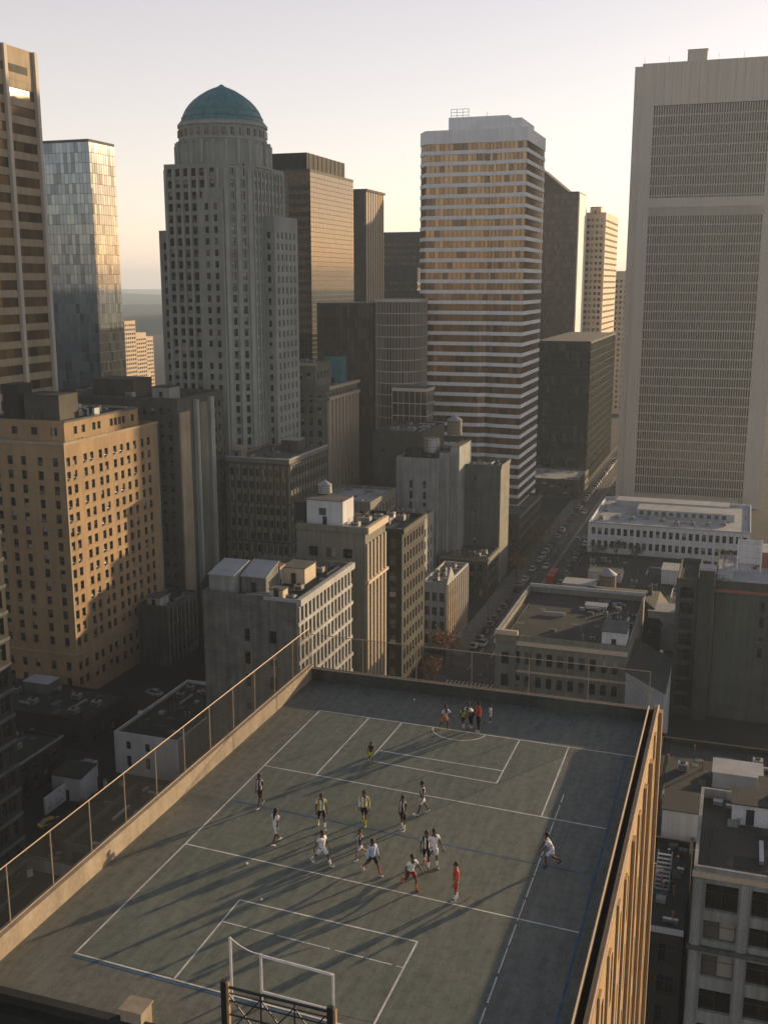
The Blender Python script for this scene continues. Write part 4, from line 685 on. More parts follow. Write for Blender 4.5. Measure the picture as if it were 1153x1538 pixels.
# ------------------------------------------------------------------ right of the street
def fin_tower():
    u0, v0 = 450, -48.4; t = thing('finned_tower', 'huge pale grey tower with fine vertical fins and solid edges', 'tower', u0, v0)
    t.scale = (1.125, 1.0, 1.0); MB().box(0, 51, 1.2, 40, 0, 169).build('core', 'panelg', t)
    for nm, a, b_, z in (('edge_pier', 0, 2.6, 172.3), ('edge_pier', 2.602, 6.9, 173.2), ('edge_pier', 45.3, 51, 173.2)): MB().box(a, b_, 0 if a != 0 else .5, 1.2 if a != 0 else 40, 0, z).build(nm, 'panelg', t)
    for k in range(13): a = 6.9 + k * 2.954; MB().box(a + .03, a + 2.924, 0, 1.2, 157.5, 173.2).build('cladding_panel', 'panelg', t)
    MB().box(6.9, 45.3, .25, 1.2, 157.3, 173.1).build('panel_backing', 'concd', t)
    fl = 3.75; z = 157.2
    while z > 6:
        zb = z - fl
        if not 117 < z < 121.5:
            b = MB()
            for s in range(46): x = 6.9 + 38.4 * s / 46; b.face([(x, .8, zb + .6), (x + 38.4 / 46, .8, zb + .6), (x + 38.4 / 46, .8, z), (x, .8, z)])
            b.build('glazing', 'gl_fin', t)
        MB().box(6.9, 45.3, .45, 1.0, zb, zb + (.6 if not 117 < z < 121.5 else fl)).build('spandrel', 'panelg', t); z = zb
    for s in range(47): x = 6.9 + 38.4 * s / 46; MB().box(x - .15, x + .15, .02, .8, 4, 157.3).build('fin', 'panelg', t)
    MB().box(6.9, 45.3, .0, .44, 119.2, 122.8).build('solid_band', 'panelg', t)
    MB().box(0, 51, 0, 40, 163.2 - 3.3, 163.2).build('roof', 'roofgrey', t) if False else MB().face([(0, 1.2, 172), (51, 1.2, 172), (51, 40, 172), (0, 40, 172)]).build('roof', 'roofgrey', t)
    MB().box(50.99, 51.2, 1.2, 40, 0, 172).build('side_cladding', 'panelg', t)
    hut(454, -25.3, 172, 7.3, 5, 5.6, 'boxy lift house on the huge finned tower', 'panelg', 'concd', door=False)
    for k in range(5): m = thing('antenna', 'thin whip antenna on the roof edge of the finned tower', 'antenna', 451.8, -45 + k * 9.2, 172, 0, 'antennas on the finned tower'); MB().bar((0, 0, 0), (0, 0, 3.6), .06).build('whip', 'metal', m); MB().box(-.15, .15, -.15, .15, 0, .2).build('foot', 'metal', m)
fin_tower()
B = Bld('white_office', 'long white low office with three rows of small dark windows', rect(-43, 5, 327, 370), 17.4, 'white', roof='roofpale', parapet=.7); B.facade(0, even(48, 24, 1.15, .7), rows(1.4, 4, 4.05, 2.2), .35); B.facade(3, [], []); B.facade(1, even(43, 14, 1.2), rows(1.4, 4, 4.05, 2.2), .35); B.plate(0, 0, 48, 17.0, 17.45, .15, 'coping', 'roofpale'); B.finish()
t = thing('roof_plant_screen', 'long pale plant screen on the white office roof', 'plant screen', 344, -30, 16.7); MB().box(0, 30, 0, 9, 0, 2.2).build('screen', 'roofpale', t)
for k in range(12): MB().box(1 + k * 2.3, 2.2 + k * 2.3, -.06, -.01, .4, 1.7).build('louvre', 'concd', t)
hut(361, -20, 16.7, 36, 7, 2.0, 'wide low pale roof house at the back of the white office', 'roofpale', 'roofpale', door=False)
for k in range(9): hvac(333.5 + RND.uniform(0, 6), -40 + k * 4.6, 16.7, 1.8, 1.4, 1.2, 'the white office roof')
B = Bld('old_corner_block', 'old cream corner block with black flat roof and two rows of windows', rect(-43, -17.5, 197, 232), 22.5, 'beige', roof='roofdark', parapet=1.1); B.facade(0, even(25.5, 11, 1.15, 1.2), [(3, 2.4), (7.5, 2.4), (12, 2.2), (16.6, 2.6)], .35, sill=True); B.facade(3, even(35, 12, 1.2), [(3, 2.4), (7.5, 2.4), (12, 2.2), (16.6, 2.6)], .35)
B.plate(0, -.3, 25.5, 20.6, 21.4, .5, 'cornice', 'cream'); B.plate(0, 0, 25.5, 15.0, 15.4, .25, 'belt_course', 'cream'); B.plate(0, 0, 4.2, 0, 23.4, .5, 'corner_bay', 'beige'); B.plate(3, 0, 35, 21.8, 22.6, .4, 'coping', 'roofpale'); B.plate(2, 0, 25.5, 21.8, 23.2, .5, 'back_parapet', 'roofpale'); B.plate(0, 0, 4.4, 22.6, 23.5, .8, 'cornice', 'cream')
for z in (3, 7.5, 12, 16.6): B.plate(0, 1.3, 2.7, z, z + 2.4, .52, 'bay_window', 'gl', -.45)
B.finish()
hut(224, -27, 21.4, 4.5, 2.6, .7, 'low slatted skylight on the black flat roof', 'metal', 'metal', door=False, name='skylight'); hut(200.5, -20.3, 21.4, 4.6, 5, 3.4, 'white gabled stair hut at the end of the black roof', 'white', 'roofgrey', slope=.8)
for k in range(16): hvac(199.5 + RND.uniform(0, 28), -26 + RND.uniform(0, 7.5), 21.4, RND.uniform(.5, 1.0), RND.uniform(.5, .9), RND.uniform(.4, .9), 'the black flat roof')
t = thing('corrugated_shed', 'tall blue white corrugated shed with a sloping black roof', 'shed', 193, -17.3); w = MB(); w.face([(0, 0, 0), (7.2, 0, 0), (7.2, 0, 15.5), (0, 0, 19)]); w.face([(7.2, 0, 0), (7.2, 20, 0), (7.2, 20, 15.5), (7.2, 0, 15.5)]); w.face([(0, 20, 0), (0, 0, 0), (0, 0, 19), (0, 20, 19)]); w.build('wall', 'roofpale', t)
for k in range(18): x = .2 + k * .4; MB().box(x - .05, x + .05, -.06, 0, 0, 18.7 - x * .486).build('corrugation', 'roofpale', t)
MB().face([(-.2, -.3, 19.12), (7.4, -.3, 15.42), (7.4, 20, 15.42), (-.2, 20, 19.12)]).build('roof', 'roofdark', t)
house(236, 254, -34, -14, 15, 4.5, 'black hipped roof house behind the old corner block', 'dark')
B = Bld('low_dark_roofs', 'low dark block between the old corner block and the white office', rect(-42.5, -6, 262, 318), 10, 'dark', roof='roofdark'); B.facade(0, even(36.5, 10, 1.4), rows(1.5, 2, 3.8, 2)); B.facade(3, even(56, 14, 1.4), rows(1.5, 2, 3.8, 2)); B.finish()
hut(276, -38, 9.1, 8, 6, 3.2, 'white plank shed beside the street on the low dark block', 'roofpale', 'roofpale', door=False); tank(279, -31, 9.1, 2.3, 4.4, .6, 'squat brown water tank on the low dark block'); hut(292, -33, 9.1, 9, 6, 2.6, 'wide pale shed on the low dark block', 'roofpale', 'roofgrey'); hut(268, -20, 9.1, 5, 5, 2.4, 'black roof hut on the low dark block', 'dark'); hut(296, -13, 9.1, 10, 8, 4, 'pale blue roofed store on the low dark block', 'white', 'roofpale')
t = thing('greenhouse_frame', 'open white greenhouse frame on the low dark block', 'greenhouse', 270, -14, 9.1)
for x in (0, 3.5, 7): 
    for y in (0, 4, 8): MB().bar((x, y, 0), (x, y, 2.8), .09).build('post', 'steelw', t)
    MB().bar((x, 0, 2.8), (x, 8, 2.8), .09).build('rafter', 'steelw', t)
for y in (0, 4, 8): MB().bar((0, y, 2.8), (7, y, 2.8), .09).build('beam', 'steelw', t)
for k in range(18): hvac(264 + RND.uniform(0, 50), -41 + RND.uniform(0, 33), 9.1, RND.uniform(1, 2), RND.uniform(1, 2), RND.uniform(.7, 1.5), 'the low dark block')
# tall brown building at the right edge with fire balconies, chimney and blank grey-green walls
B = Bld('narrow_brick_stack', 'narrow brown brick stack with black balcony openings at the right', rect(-10.5, -6, 222, 240), 30, 'brickgrey', roof='roofdark'); B.facade(0, [(2.2, 2.8)], rows(2, 8, 3.4, 2.4), .6, 'cross', gl='gl_green')
for k in range(8): B.plate(0, .4, 4.1, 1.7 + 3.4 * k, 2.0 + 3.4 * k, .7, 'balcony', 'concd')
B.finish()
t = thing('brick_chimney', 'tall square brown brick chimney beside the narrow stack', 'chimney', 220.5, -5.98); MB().box(0, 3, 0, 3, 0, 32.5).build('shaft', 'brown', t); MB().box(-.15, 3.15, -.15, 3.15, 32.5, 33.1).build('cap', 'roofpale', t)
B = Bld('blank_wall_block', 'big dark block with blank grey green wall panels at the right', rect(-2.9, 18, 223, 250), 30, 'brickgrey', roof='roofpale'); B.facade(0, [(9.6, 1.0)], rows(14, 4, 3.3, 2.2), .3); B.plate(0, .3, 8.2, 3, 27, .15, 'blank_panel', 'greenwall'); B.plate(0, 11.5, 20, 3, 20, .15, 'blank_panel', 'greenwall'); B.plate(0, -.1, 20.9, 27.6, 28.2, .4, 'cornice', 'rust'); B.plate(0, -.1, 20.9, 17.4, 17.8, .2, 'belt_course', 'concd'); B.finish()
t = thing('sign_frame', 'white panelled billboard frame seen from behind on the blank wall block', 'billboard', 236, 1.2, 29.1)
for x in (0, 4.8): MB().bar((x, 0, 0), (x, 0, 7), .16).build('post', 'steelw', t)
for k in range(4): MB().box(.2, 4.6, -.06, .06, 1.6 + k * 1.35, 2.85 + k * 1.35).build('panel', 'white', t)
hut(244, 12, 29.1, 14, 8, 3.5, 'rusty walled hut with a blue roof behind the billboard frame', 'rust', 'roofpale', door=False); hut(229, -1, 29.1, 3, 3, 1.0, 'low pale hatch on the blank wall block', 'white', 'roofpale', door=False); hut(240, -13.5, 9.0, 7, 7, 9, 'pale boxy store with flat blue white roof left of the billboard', 'roofpale', 'roofpale', door=False)
# lower right corner: close roofs and a big windowed front
B = Bld('big_window_block', 'grey stone block with wide dark windows and a brown tarp roof', rect(-1.6, 17, 107, 126), 30, 'conc', roof='brown', parapet=1.2); B.facade(0, [(3.0, 3.3), (7.6, 3.3), (12.2, 3.3), (16.6, 3.0)], [(25.1, 3.1), (21.6, 2.3), (17.2, 2.7), (13, 2.7), (8.8, 2.7), (4, 2.7)], .5, 'cross', gl='gl'); B.plate(0, -.2, 18.8, 20.4, 20.9, .5, 'ledge', 'concd'); B.plate(0, -.1, 18.7, 28.9, 29.5, .3, 'cornice', 'cream')
for c in (.6, 5.3, 9.9, 14.5): B.plate(0, c - .45, c + .45, 2, 28.8, .25, 'pier', 'conc')
B.finish(); hut(122, 4, 28.8, 4, 4, 2.6, 'white roof box behind the brown tarp roof', 'white', 'roofdark'); hut(123, 10, 28.8, 6, 4, 3.2, 'cream roof hut behind the brown tarp roof', 'cream', 'roofgrey', door=False)
B = Bld('dark_windowed_block', 'black narrow block with pale roof rim beside the wide windowed block', rect(-8.5, -2.2, 108, 128), 21.5, 'dark', roof='roofdark', parapet=.9); B.facade(0, [(1.7, 1.9), (4.6, 1.9)], rows(2, 5, 3.8, 2.3), .3, 'cross'); B.plate(0, -.1, 6.3, 20.9, 21.55, .2, 'coping', 'roofpale'); B.finish()
t = thing('outside_stair', 'pale steel stair flight on the black roof beside the wide windowed block', 'stair', 117, -6, 20.6)
for k in range(9): MB().box(0, 1.6, k * .55, k * .55 + .35, .25 * k, .25 * k + .08).build('step', 'metal', t)
for x in (0, 1.6): MB().bar((x, 0, .1), (x, 4.9, 2.4), .06).build('stringer', 'metal', t)
B = Bld('yard_block', 'low dark block with a white roof box behind the black narrow block', rect(-9, 10, 134, 170), 17, 'dark', roof='roofdark'); B.facade(0, even(19, 6, 1.6), rows(2, 4, 3.7, 2)); B.finish()
hut(141, -4.2, 16.1, 4.8, 6, 4.2, 'white peeling roof box with a black tarp top', 'white', 'roofdark', door=False); hut(158, 3, 16.1, 7, 5, 2.5, 'pale blue flaking roof hut on the low dark block', 'roofpale', 'roofpale', door=False); hut(152, 8, 16.1, 4, 6, 3.0, 'grey small roof hut on the low dark yard block', 'conc')
for q in ((137, -1), (146, 3), (149, -6.5), (160, -5), (165, 6), (139, 5)): hvac(*q, 16.1, 1.5, 1.3, 1.2, 'the low dark yard block')
B = Bld('alley_block', 'low soot dark block in the alley below the court', rect(-14, -3, 172, 190), 9, 'dark', roof='roofdark'); B.facade(0, even(11, 4, 1.2), rows(1.5, 2, 3.6, 2)); B.finish()
# ------------------------------------------------------------------ street trees
M['leaf_o'] = plain('autumn_leaf', (.26, .12, .03), .7, var=.5, scale=1.5); M['leaf_g'] = plain('olive_leaf', (.10, .10, .03), .7, var=.5, scale=1.5); M['leaf_d'] = plain('dark_leaf', (.035, .05, .025), .7, var=.5, scale=1.5); M['bark'] = plain('bark', (.09, .07, .05), .9)
def tree(u, v, z, h, mat, label, group=None, n=900, spread=.42):
    g = random.Random(int(u * 13 + v)); t = thing('street_tree', label, 'tree', u, v, z, g.uniform(0, 6), group); tr = MB(); tr.bar((0, 0, 0), (0, 0, h * .35), .16, 7, 0, .12); tips = []
    for k in range(7):
        a = 2 * math.pi * k / 7 + g.uniform(-.3, .3); e = (math.cos(a) * h * spread * .6, math.sin(a) * h * spread * .6, h * g.uniform(.55, .85)); tr.bar((0, 0, h * g.uniform(.25, .36)), e, .08, 5, 0, .02); tips.append(Vector(e))
    tips.append(Vector((0, 0, h * .85))); tr.bar((0, 0, h * .35), (0, 0, h * .88), .12, 5, 0, .02); tr.build('trunk', 'bark', t); b = MB()
    for k in range(n):
        c = g.choice(tips); p = c + Vector((g.gauss(0, 1), g.gauss(0, 1), g.gauss(0, .8))) * h * .11; s = g.uniform(.12, .26); a = Vector((g.uniform(-1, 1), g.uniform(-1, 1), g.uniform(-1, 1))).normalized(); x = a.orthogonal().normalized() * s; y = a.cross(x) * .7
        b.face([p - x, p - y, p + x, p + y])
    stuff(b.build('crown', mat, t))
tree(233, -63.2, .14, 9.5, 'leaf_o', 'orange autumn tree at the corner of the side street', n=1100)
tree(221, -63, .14, 6.5, 'leaf_o', 'small rust coloured tree before the dark sooty brick block')
for u, m, l in ((318, 'leaf_o', 'orange'), (328, 'leaf_g', 'olive'), (340, 'leaf_g', 'olive'), (352, 'leaf_o', 'orange'), (364, 'leaf_g', 'olive'), (378, 'leaf_g', 'olive')): tree(u, -63.6, .14, 7.5 + (u % 3), 'leaf_o' if l == 'orange' else m, f'{l} street tree along the podium under the striped tower', f'{l} podium trees', 500)
for u, v in ((312, -38), (316, -33), (313, -27)): tree(u, v, 9.1, 5.5, 'leaf_d', 'dark shrubby tree on the roof before the white office', 'dark roof trees', 600, .5)

# ------------------------------------------------------------------ vehicles
for nm, c, ro in (('car_white', (.62, .61, .59), .3), ('car_black', (.02, .02, .021), .25), ('car_silver', (.34, .35, .36), .3), ('car_red', (.35, .03, .02), .3), ('car_grey', (.11, .115, .12), .3), ('car_yellow', (.55, .33, .02), .35)): M[nm] = plain(nm, c, ro, .2, .6, var=.04)
M['tyre'] = plain('tyre_rubber', (.015, .015, .015), .9); M['lamp_r'] = plain('red_lens', (.4, .02, .01), .3); M['lamp_w'] = plain('clear_lens', (.6, .6, .55), .2); M['carglass'] = plain('car_glass', (.015, .018, .02), .08, .2, .8)
CARM = {}
def loft(secs, cap=True):
    b = MB(); n = len(secs[0])
    for s in secs: b.v += s
    for a in range(len(secs) - 1):
        for k in range(n): j = (k + 1) % n; b.f.append((a * n + k, a * n + j, (a + 1) * n + j, (a + 1) * n + k)); b.m.append(0)
    b.f.append(tuple(range(n))[::-1]); b.f.append(tuple((len(secs) - 1) * n + k for k in range(n))); b.m += [0, 0]; return b
def sec(y, w, z0, z1, t=.12): return [(-w, y, z0), (w, y, z0), (w, y, z1 - t), (w - t, y, z1), (-w + t, y, z1), (-w, y, z1 - t)]
def car_parts():
    body = loft([sec(-2.2, .78, .38, .72), sec(-2.05, .86, .25, .88), sec(-.9, .9, .22, .95), sec(.9, .9, .22, .95), sec(1.9, .86, .25, .86), sec(2.2, .74, .36, .66)])
    cab = loft([sec(-1.75, .74, .92, .96, .03), sec(-1.1, .68, .92, 1.42), sec(.35, .68, .92, 1.45), sec(1.15, .76, .92, .97, .03)]); roof = loft([sec(-1.12, .6, 1.4, 1.455, .03), sec(-.2, .63, 1.41, 1.49, .03), sec(.42, .58, 1.41, 1.46, .03)])
    return body, cab, roof
cb_, cc_, cr_ = car_parts(); wheel = MB().bar((-.1, 0, 0), (.1, 0, 0), .32, 12).bar((-.11, 0, 0), (.11, 0, 0), .16, 8, 1).mesh('wheel', ['tyre', 'metal'])
cabm = cc_.mesh('windows', ['carglass']); hl = MB().box(-.16, .16, -.03, .03, -.07, .07).mesh('headlight', ['lamp_w']); tl = MB().box(-.16, .16, -.03, .03, -.08, .08).mesh('taillight', ['lamp_r'])
def car(u, v, paint, label, group=None, back=False, rz=0.0, z=.008, name='car'):
    if paint not in CARM: CARM[paint] = (cb_.mesh('body', [paint]), cr_.mesh('roof_panel', [paint]))
    t = thing(name, label, 'car', u, v, z, rz + (math.pi if back else 0), group); put('body', CARM[paint][0], t); put('windows', cabm, t); put('roof_panel', CARM[paint][1], t)
    for x in (-.8, .8):
        for y in (-1.35, 1.4): put('wheel', wheel, t, (x, y, .32))
        put('headlight', hl, t, (x * .72, 2.1, .62)); put('taillight', tl, t, (x * .74, -2.17, .66))
    return t
PN = {'car_white': 'white', 'car_black': 'black', 'car_silver': 'silver', 'car_red': 'red', 'car_grey': 'dark grey'}
def park(u, v, back, side):
    if v < -61.2 or v > -47.8: return
    p = RND.choice(['car_white', 'car_white', 'car_black', 'car_silver', 'car_grey', 'car_black', 'car_silver', 'car_red' if RND.random() < .3 else 'car_grey']); car(u, v, p, f'{PN[p]} car parked {side}', f'{PN[p]} cars {side}', back, RND.uniform(-.02, .02))
u = 100
while u < 620:
    if not 222 < u < 247 and RND.random() < .86: park(u, -60.0, False, 'along the kerb by the left pavement')
    u += RND.uniform(5.4, 6.6)
u = 236
while u < 620:
    if RND.random() < .84: park(u, -49.0, False, 'along the kerb by the old corner block and white office')
    u += RND.uniform(5.4, 6.8)
for u, v, p, bk, lab in ((213, -58.6, 'car_white', True, 'white car driving near the crossing before the dark brick block'), (252, -58.2, 'car_silver', True, 'silver car driving past the narrow gabled block'), (205, -52.5, 'car_black', False, 'black car waiting behind the crossing'), (302, -52.6, 'car_grey', False, 'dark grey car driving past the low dark roofs'), (332, -56.5, 'car_white', True, 'white car driving past the podium block'), (372, -52.4, 'car_silver', False, 'silver car driving past the white office'), (420, -57.0, 'car_white', True, 'white car driving at the foot of the finned tower'), (455, -52.5, 'car_black', False, 'black car far along the street'), (268, -52.2, 'car_black', False, 'black car driving beside the old corner block')): car(u, v, p, lab, None, bk)
u, v = at_z(78, 1240, 0); car(u, v, 'car_yellow', 'yellow cab parked in the dark yard behind the fence', None, False, -.5, 0.01, 'taxi')
for k, (u, v, r, p) in enumerate(((133, -86, .1, 'car_black'), (153, -112, 1.5, 'car_grey'), (160, -113.5, 1.6, 'car_silver'), (184, -116, .3, 'car_white'), (186, -122, .2, 'car_black'), (192, -112, 1.2, 'car_grey'), (196, -120, 1.3, 'car_silver'))): car(u, v, p, f'{PN[p]} car standing in the dark yard before the sunlit apartments', f'{PN[p]} cars in the yard', False, r, .01)
def bus(u, v, back, label):
    t = thing('bus', label, 'bus', u, v, .008, math.pi if back else 0); loft([sec(-5, 1.2, .4, 3.0, .15), sec(-4.9, 1.25, .35, 3.05, .15), sec(4.7, 1.25, .35, 3.05, .15), sec(5, 1.18, .4, 2.9, .15)]).build('body', 'red', t)
    for s in (-1, 1):
        for k in range(6): MB().box(min(s * 1.24, s * 1.27), max(s * 1.24, s * 1.27), -4.4 + k * 1.5, -3.1 + k * 1.5, 1.5, 2.5).build('window', 'carglass', t)
        for y in (-3, 3): put('wheel', wheel, t, (s * 1.1, y, .42)).scale = (1.5, 1.35, 1.35)
    MB().box(-1.05, 1.05, 4.98, 5.03, 1.3, 2.6).build('windscreen', 'carglass', t); MB().box(-.8, .8, -2, 1, 3.05, 3.25).build('roof_unit', 'red', t)
bus(317, -51.9, False, 'red bus in the lane beside the low dark roofs');
# street lamps and signals
def lamp(u, v, s, label, group):
    t = thing('street_lamp', label, 'street lamp', u, v, .14, 0, group); MB().bar((0, 0, 0), (0, 0, 7.5), .09, 8, 0, .05).build('pole', 'metald', t); MB().bar((0, 0, 7.4), (s * 1.8, 0, 7.9), .05).build('arm', 'metald', t); MB().box(min(s * 1.6, s * 2.3), max(s * 1.6, s * 2.3), -.12, .12, 7.84, 7.98).build('lamp_head', 'metal', t); MB().bar((0, 0, 0), (0, 0, .6), .16, 8).build('base', 'metald', t)
for k in range(9): lamp(120 + k * 38, -61.7, 1, 'dark street lamp on the left pavement', 'lamps on the left pavement'); lamp(135 + k * 38, -47.3, -1, 'dark street lamp on the right pavement', 'lamps on the right pavement')
t = thing('traffic_signal', 'traffic signal pole at the crossing by the old corner block', 'traffic signal', 224, -47.2, .14); MB().bar((0, 0, 0), (0, 0, 5.5), .08).build('pole', 'metald', t); MB().bar((0, 0, 5.3), (-3.5, 0, 5.5), .05).build('arm', 'metald', t); hd = MB().box(-3.7, -3.35, -.15, .15, 4.6, 5.6).build('signal_head', 'yellow', t)
M['sig'] = plain('signal_red', (.6, .03, .02), .3); MB().bar((-3.52, -.16, 5.4), (-3.52, -.2, 5.4), .11, 10).build('red_lens', 'sig', hd); MB().bar((-3.52, -.16, 5.1), (-3.52, -.2, 5.1), .11, 10).build('amber_lens', 'tyre', hd); MB().bar((-3.52, -.16, 4.8), (-3.52, -.2, 4.8), .11, 10).build('green_lens', 'tyre', hd)

# ------------------------------------------------------------------ people
for nm, c in (('skin_d', (.11, .055, .032)), ('skin_m', (.24, .125, .075)), ('hair', (.012, .010, .009)), ('c_white', (.66, .66, .67)), ('c_blue', (.38, .46, .60)), ('c_black', (.015, .015, .017)), ('c_red', (.42, .045, .03)), ('c_orange', (.48, .17, .02)), ('c_lime', (.40, .45, .02)), ('c_yellow', (.52, .36, .03)), ('c_pale', (.50, .53, .60)), ('c_navy', (.03, .05, .14)), ('c_dred', (.20, .02, .02))): M[nm] = plain(nm, c, .75, var=.08, scale=6)
def striped(name, a, b, lo=.35):
    m, t, p = new_mat(name); tc = nd(t, 'ShaderNodeTexCoord'); s = nd(t, 'ShaderNodeSeparateXYZ'); t.links.new(tc.outputs['Object'], s.inputs[0]); w = nd(t, 'ShaderNodeMath', operation='SINE'); k = nd(t, 'ShaderNodeMath', operation='MULTIPLY'); k.inputs[1].default_value = 34
    t.links.new(s.outputs[0], k.inputs[0]); t.links.new(k.outputs[0], w.inputs[0]); t.links.new(ramp(t, w.outputs[0], [(lo, b), (lo + .1, a)]), p.inputs['Base Color']); p.inputs['Roughness'].default_value = .8; M[name] = m
striped('c_stripe', (.62, .62, .63), (.03, .03, .035)); striped('c_patch', (.60, .60, .58), (.30, .27, .03), .12)
SKINNED = []
def skinned(name, mat, parent, chains, root_scale=1.0):
    """chains: lists of (x,y,z,r); points that coincide are shared so limbs join"""
    me = bpy.data.meshes.new(name); vs, rs, es, idx, roots = [], [], [], {}, []
    for ch in chains:
        prev = None
        for (x, y, z, r) in ch:
            k = (round(x, 4), round(y, 4), round(z, 4))
            if k not in idx:
                idx[k] = len(vs); vs.append((x, y, z)); rs.append(r)
                if prev is None: roots.append(idx[k])
            i = idx[k]
            if prev is not None and (prev, i) not in es: es.append((prev, i))
            prev = i
    me.from_pydata(vs, es, []); me.materials.append(M[mat]); o = put(name, me, parent)
    o.modifiers.new('skin', 'SKIN'); o.modifiers['skin'].use_smooth_shade = True; s = o.modifiers.new('sub', 'SUBSURF'); s.levels = 1; s.render_levels = 1
    lay = me.skin_vertices[0].data if me.skin_vertices else None
    if lay is None: me.skin_vertices  # layer is made by the modifier below
    SKINNED.append((o, rs, roots)); return o
def rotx(p, a, c): y, z = p[1] - c[1], p[2] - c[2]; return Vector((p[0], c[1] + y * math.cos(a) - z * math.sin(a), c[2] + y * math.sin(a) + z * math.cos(a)))
def person(px, py, label, face, shirt, shorts, skin='skin_d', sock=None, shoe='c_white', H=1.75, lean=0.0, legs=((.0, .0), (.0, .0)), arms=((-.1, .2), (.1, .2)), hair='short', long_pants=False, long_sleeve=False, turn=0.0):
    """face: heading in degrees, 0 = along the court away from the camera, 90 = to its right; legs/arms: (swing forward, bend)"""
    u, v = at_z(px, py, 65.0); t = thing('person', label, 'person', u, v, 65.0, -R(face)); k = H / 1.75
    hip = Vector((0, 0, .92)); L = []
    for s, (a, bnd) in zip((-1, 1), legs):
        h = Vector((s * .095, 0, .90)); kn = h + Vector((s * .02, math.sin(a) * .43, -math.cos(a) * .43)); an = kn + Vector((0, math.sin(a - bnd) * .41, -math.cos(a - bnd) * .41)); f = a - bnd; toe = an + Vector((s * .02, .17 * math.cos(f * .6), .17 * math.sin(f * .6) - .045)); L.append((h, kn, an, toe))
    low = min(min(l[2].z - .075, l[3].z - .035) for l in L)
    up = [Vector((0, 0, z)) for z in (.95, 1.08, 1.24, 1.40)]; up = [rotx(p, -lean, hip) for p in up]; neck = rotx(Vector((0, .01, 1.49)), -lean, hip); head = rotx(Vector((0, .03, 1.62)), -lean * .6, hip); Ar = []
    for s, (a, bnd) in zip((-1, 1), arms):
        sh = rotx(Vector((s * .175, 0, 1.39)), -lean, hip); el = sh + Vector((s * .07, math.sin(a) * .28, -math.cos(a) * .28)); f = a + bnd; wr = el + Vector((s * .01, math.sin(f) * .25, -math.cos(f) * .25)); hd = wr + Vector((0, math.sin(f) * .08, -math.cos(f) * .08)); Ar.append((sh, el, wr, hd, f, s))
    def T(p, r): q = (p - Vector((0, 0, low))) * k; return (q.x, q.y, q.z, r * k)
    ch = [[T(hip, .12), T(up[0], .125), T(up[1], .115), T(up[2], .135), T(up[3], .10), T(neck, .055), T(head - Vector((0, .01, .05)), .06)]]
    for h, kn, an, toe in L: ch.append([T(hip, .12), T(h, .085), T(h + (kn - h) * .5, .075), T(kn, .055), T(kn + (an - kn) * .35, .055), T(an, .036), T(toe, .03)])
    for sh, el, wr, hd, f, s in Ar:
        ch.append([T(up[3], .10), T(sh, .055), T(el, .042), T(wr, .028), T(hd, .032)])
        for q in range(4): o = Vector((s * .0, 0, 0)) + Vector(((q - 1.5) * .02, 0, 0)); b0 = hd + o * .8; d = Vector((0, math.sin(f + .25), -math.cos(f + .25))); ln = (.06, .075, .07, .055)[q]; ch.append([T(b0, .010), T(b0 + o * .3 + d * ln, .009), T(b0 + o * .35 + d * ln + Vector((0, math.sin(f + .8), -math.cos(f + .8))) * .03, .008)])
        th = wr + (hd - wr) * .5 + Vector((-s * .02, 0, 0)); ch.append([T(th, .011), T(th + Vector((-s * .035, .02, -.03)), .010), T(th + Vector((-s * .045, .035, -.06)), .008)])
    body = skinned('body', skin, t, ch)
    hm = MB(); hc = T(head, 1); R_ = .098 * k
    def HP(a, b_): 
        x, y, z = math.cos(b_) * math.sin(a), math.cos(b_) * math.cos(a), math.sin(b_); jaw = 1 - .22 * max(0, -z); q = Vector((x * R_ * .82 * jaw, y * R_ * (1.0 if y < 0 else .98) * jaw, z * R_ * 1.22))
        if abs(a) < .3 and -.35 < b_ < .1: q.y += .022 * k * (1 - abs(a) / .3)
        if .25 < abs(a) < .65 and .0 < b_ < .25: q.y -= .008 * k
        return (hc[0] + q.x, hc[1] + q.y, hc[2] + q.z)
    NA, NB = 20, 12
    for i in range(NA):
        for j in range(NB):
            a0, a1 = -math.pi + 2 * math.pi * i / NA, -math.pi + 2 * math.pi * (i + 1) / NA; b0, b1 = -math.pi / 2 + math.pi * j / NB, -math.pi / 2 + math.pi * (j + 1) / NB; hm.face([HP(a0, b0), HP(a1, b0), HP(a1, b1), HP(a0, b1)])
    for s in (-1, 1): hm.box(hc[0] + s * .082 * k - .012, hc[0] + s * .082 * k + .012, hc[1] - .02, hc[1] + .02, hc[2] - .03, hc[2] + .035); 
    HEADS.append((body, hm))
    em = MB()
    for s in (-1, 1): em.box(hc[0] + s * .034 * k - .012, hc[0] + s * .034 * k + .012, hc[1] + .083 * k, hc[1] + .094 * k, hc[2] + .008, hc[2] + .022)
    em.box(hc[0] - .022, hc[0] + .022, hc[1] + .078 * k, hc[1] + .088 * k, hc[2] - .062 * k, hc[2] - .052 * k); em.build('eyes_and_mouth', 'hair', t)
    hb = MB(); pr = [(R_ * 1.0, -.02), (R_ * 1.06, .03 * k), (R_ * .98, .075 * k), (R_ * .7, .115 * k), (.01, .135 * k)]; hb.lathe([(r * .92, hc[2] + z) for r, z in pr], 16, (hc[0], hc[1] - .018 * k)); 
    hb.build('hair', 'hair', t, True)
    if hair == 'long': skinned('long_hair', 'hair', t, [[(hc[0], hc[1] - .07 * k, hc[2] + .04, .075 * k), (hc[0], hc[1] - .11 * k, hc[2] - .12, .07 * k), (hc[0], hc[1] - .13 * k, hc[2] - .32, .06 * k), (hc[0], hc[1] - .12 * k, hc[2] - .5, .03 * k)]])
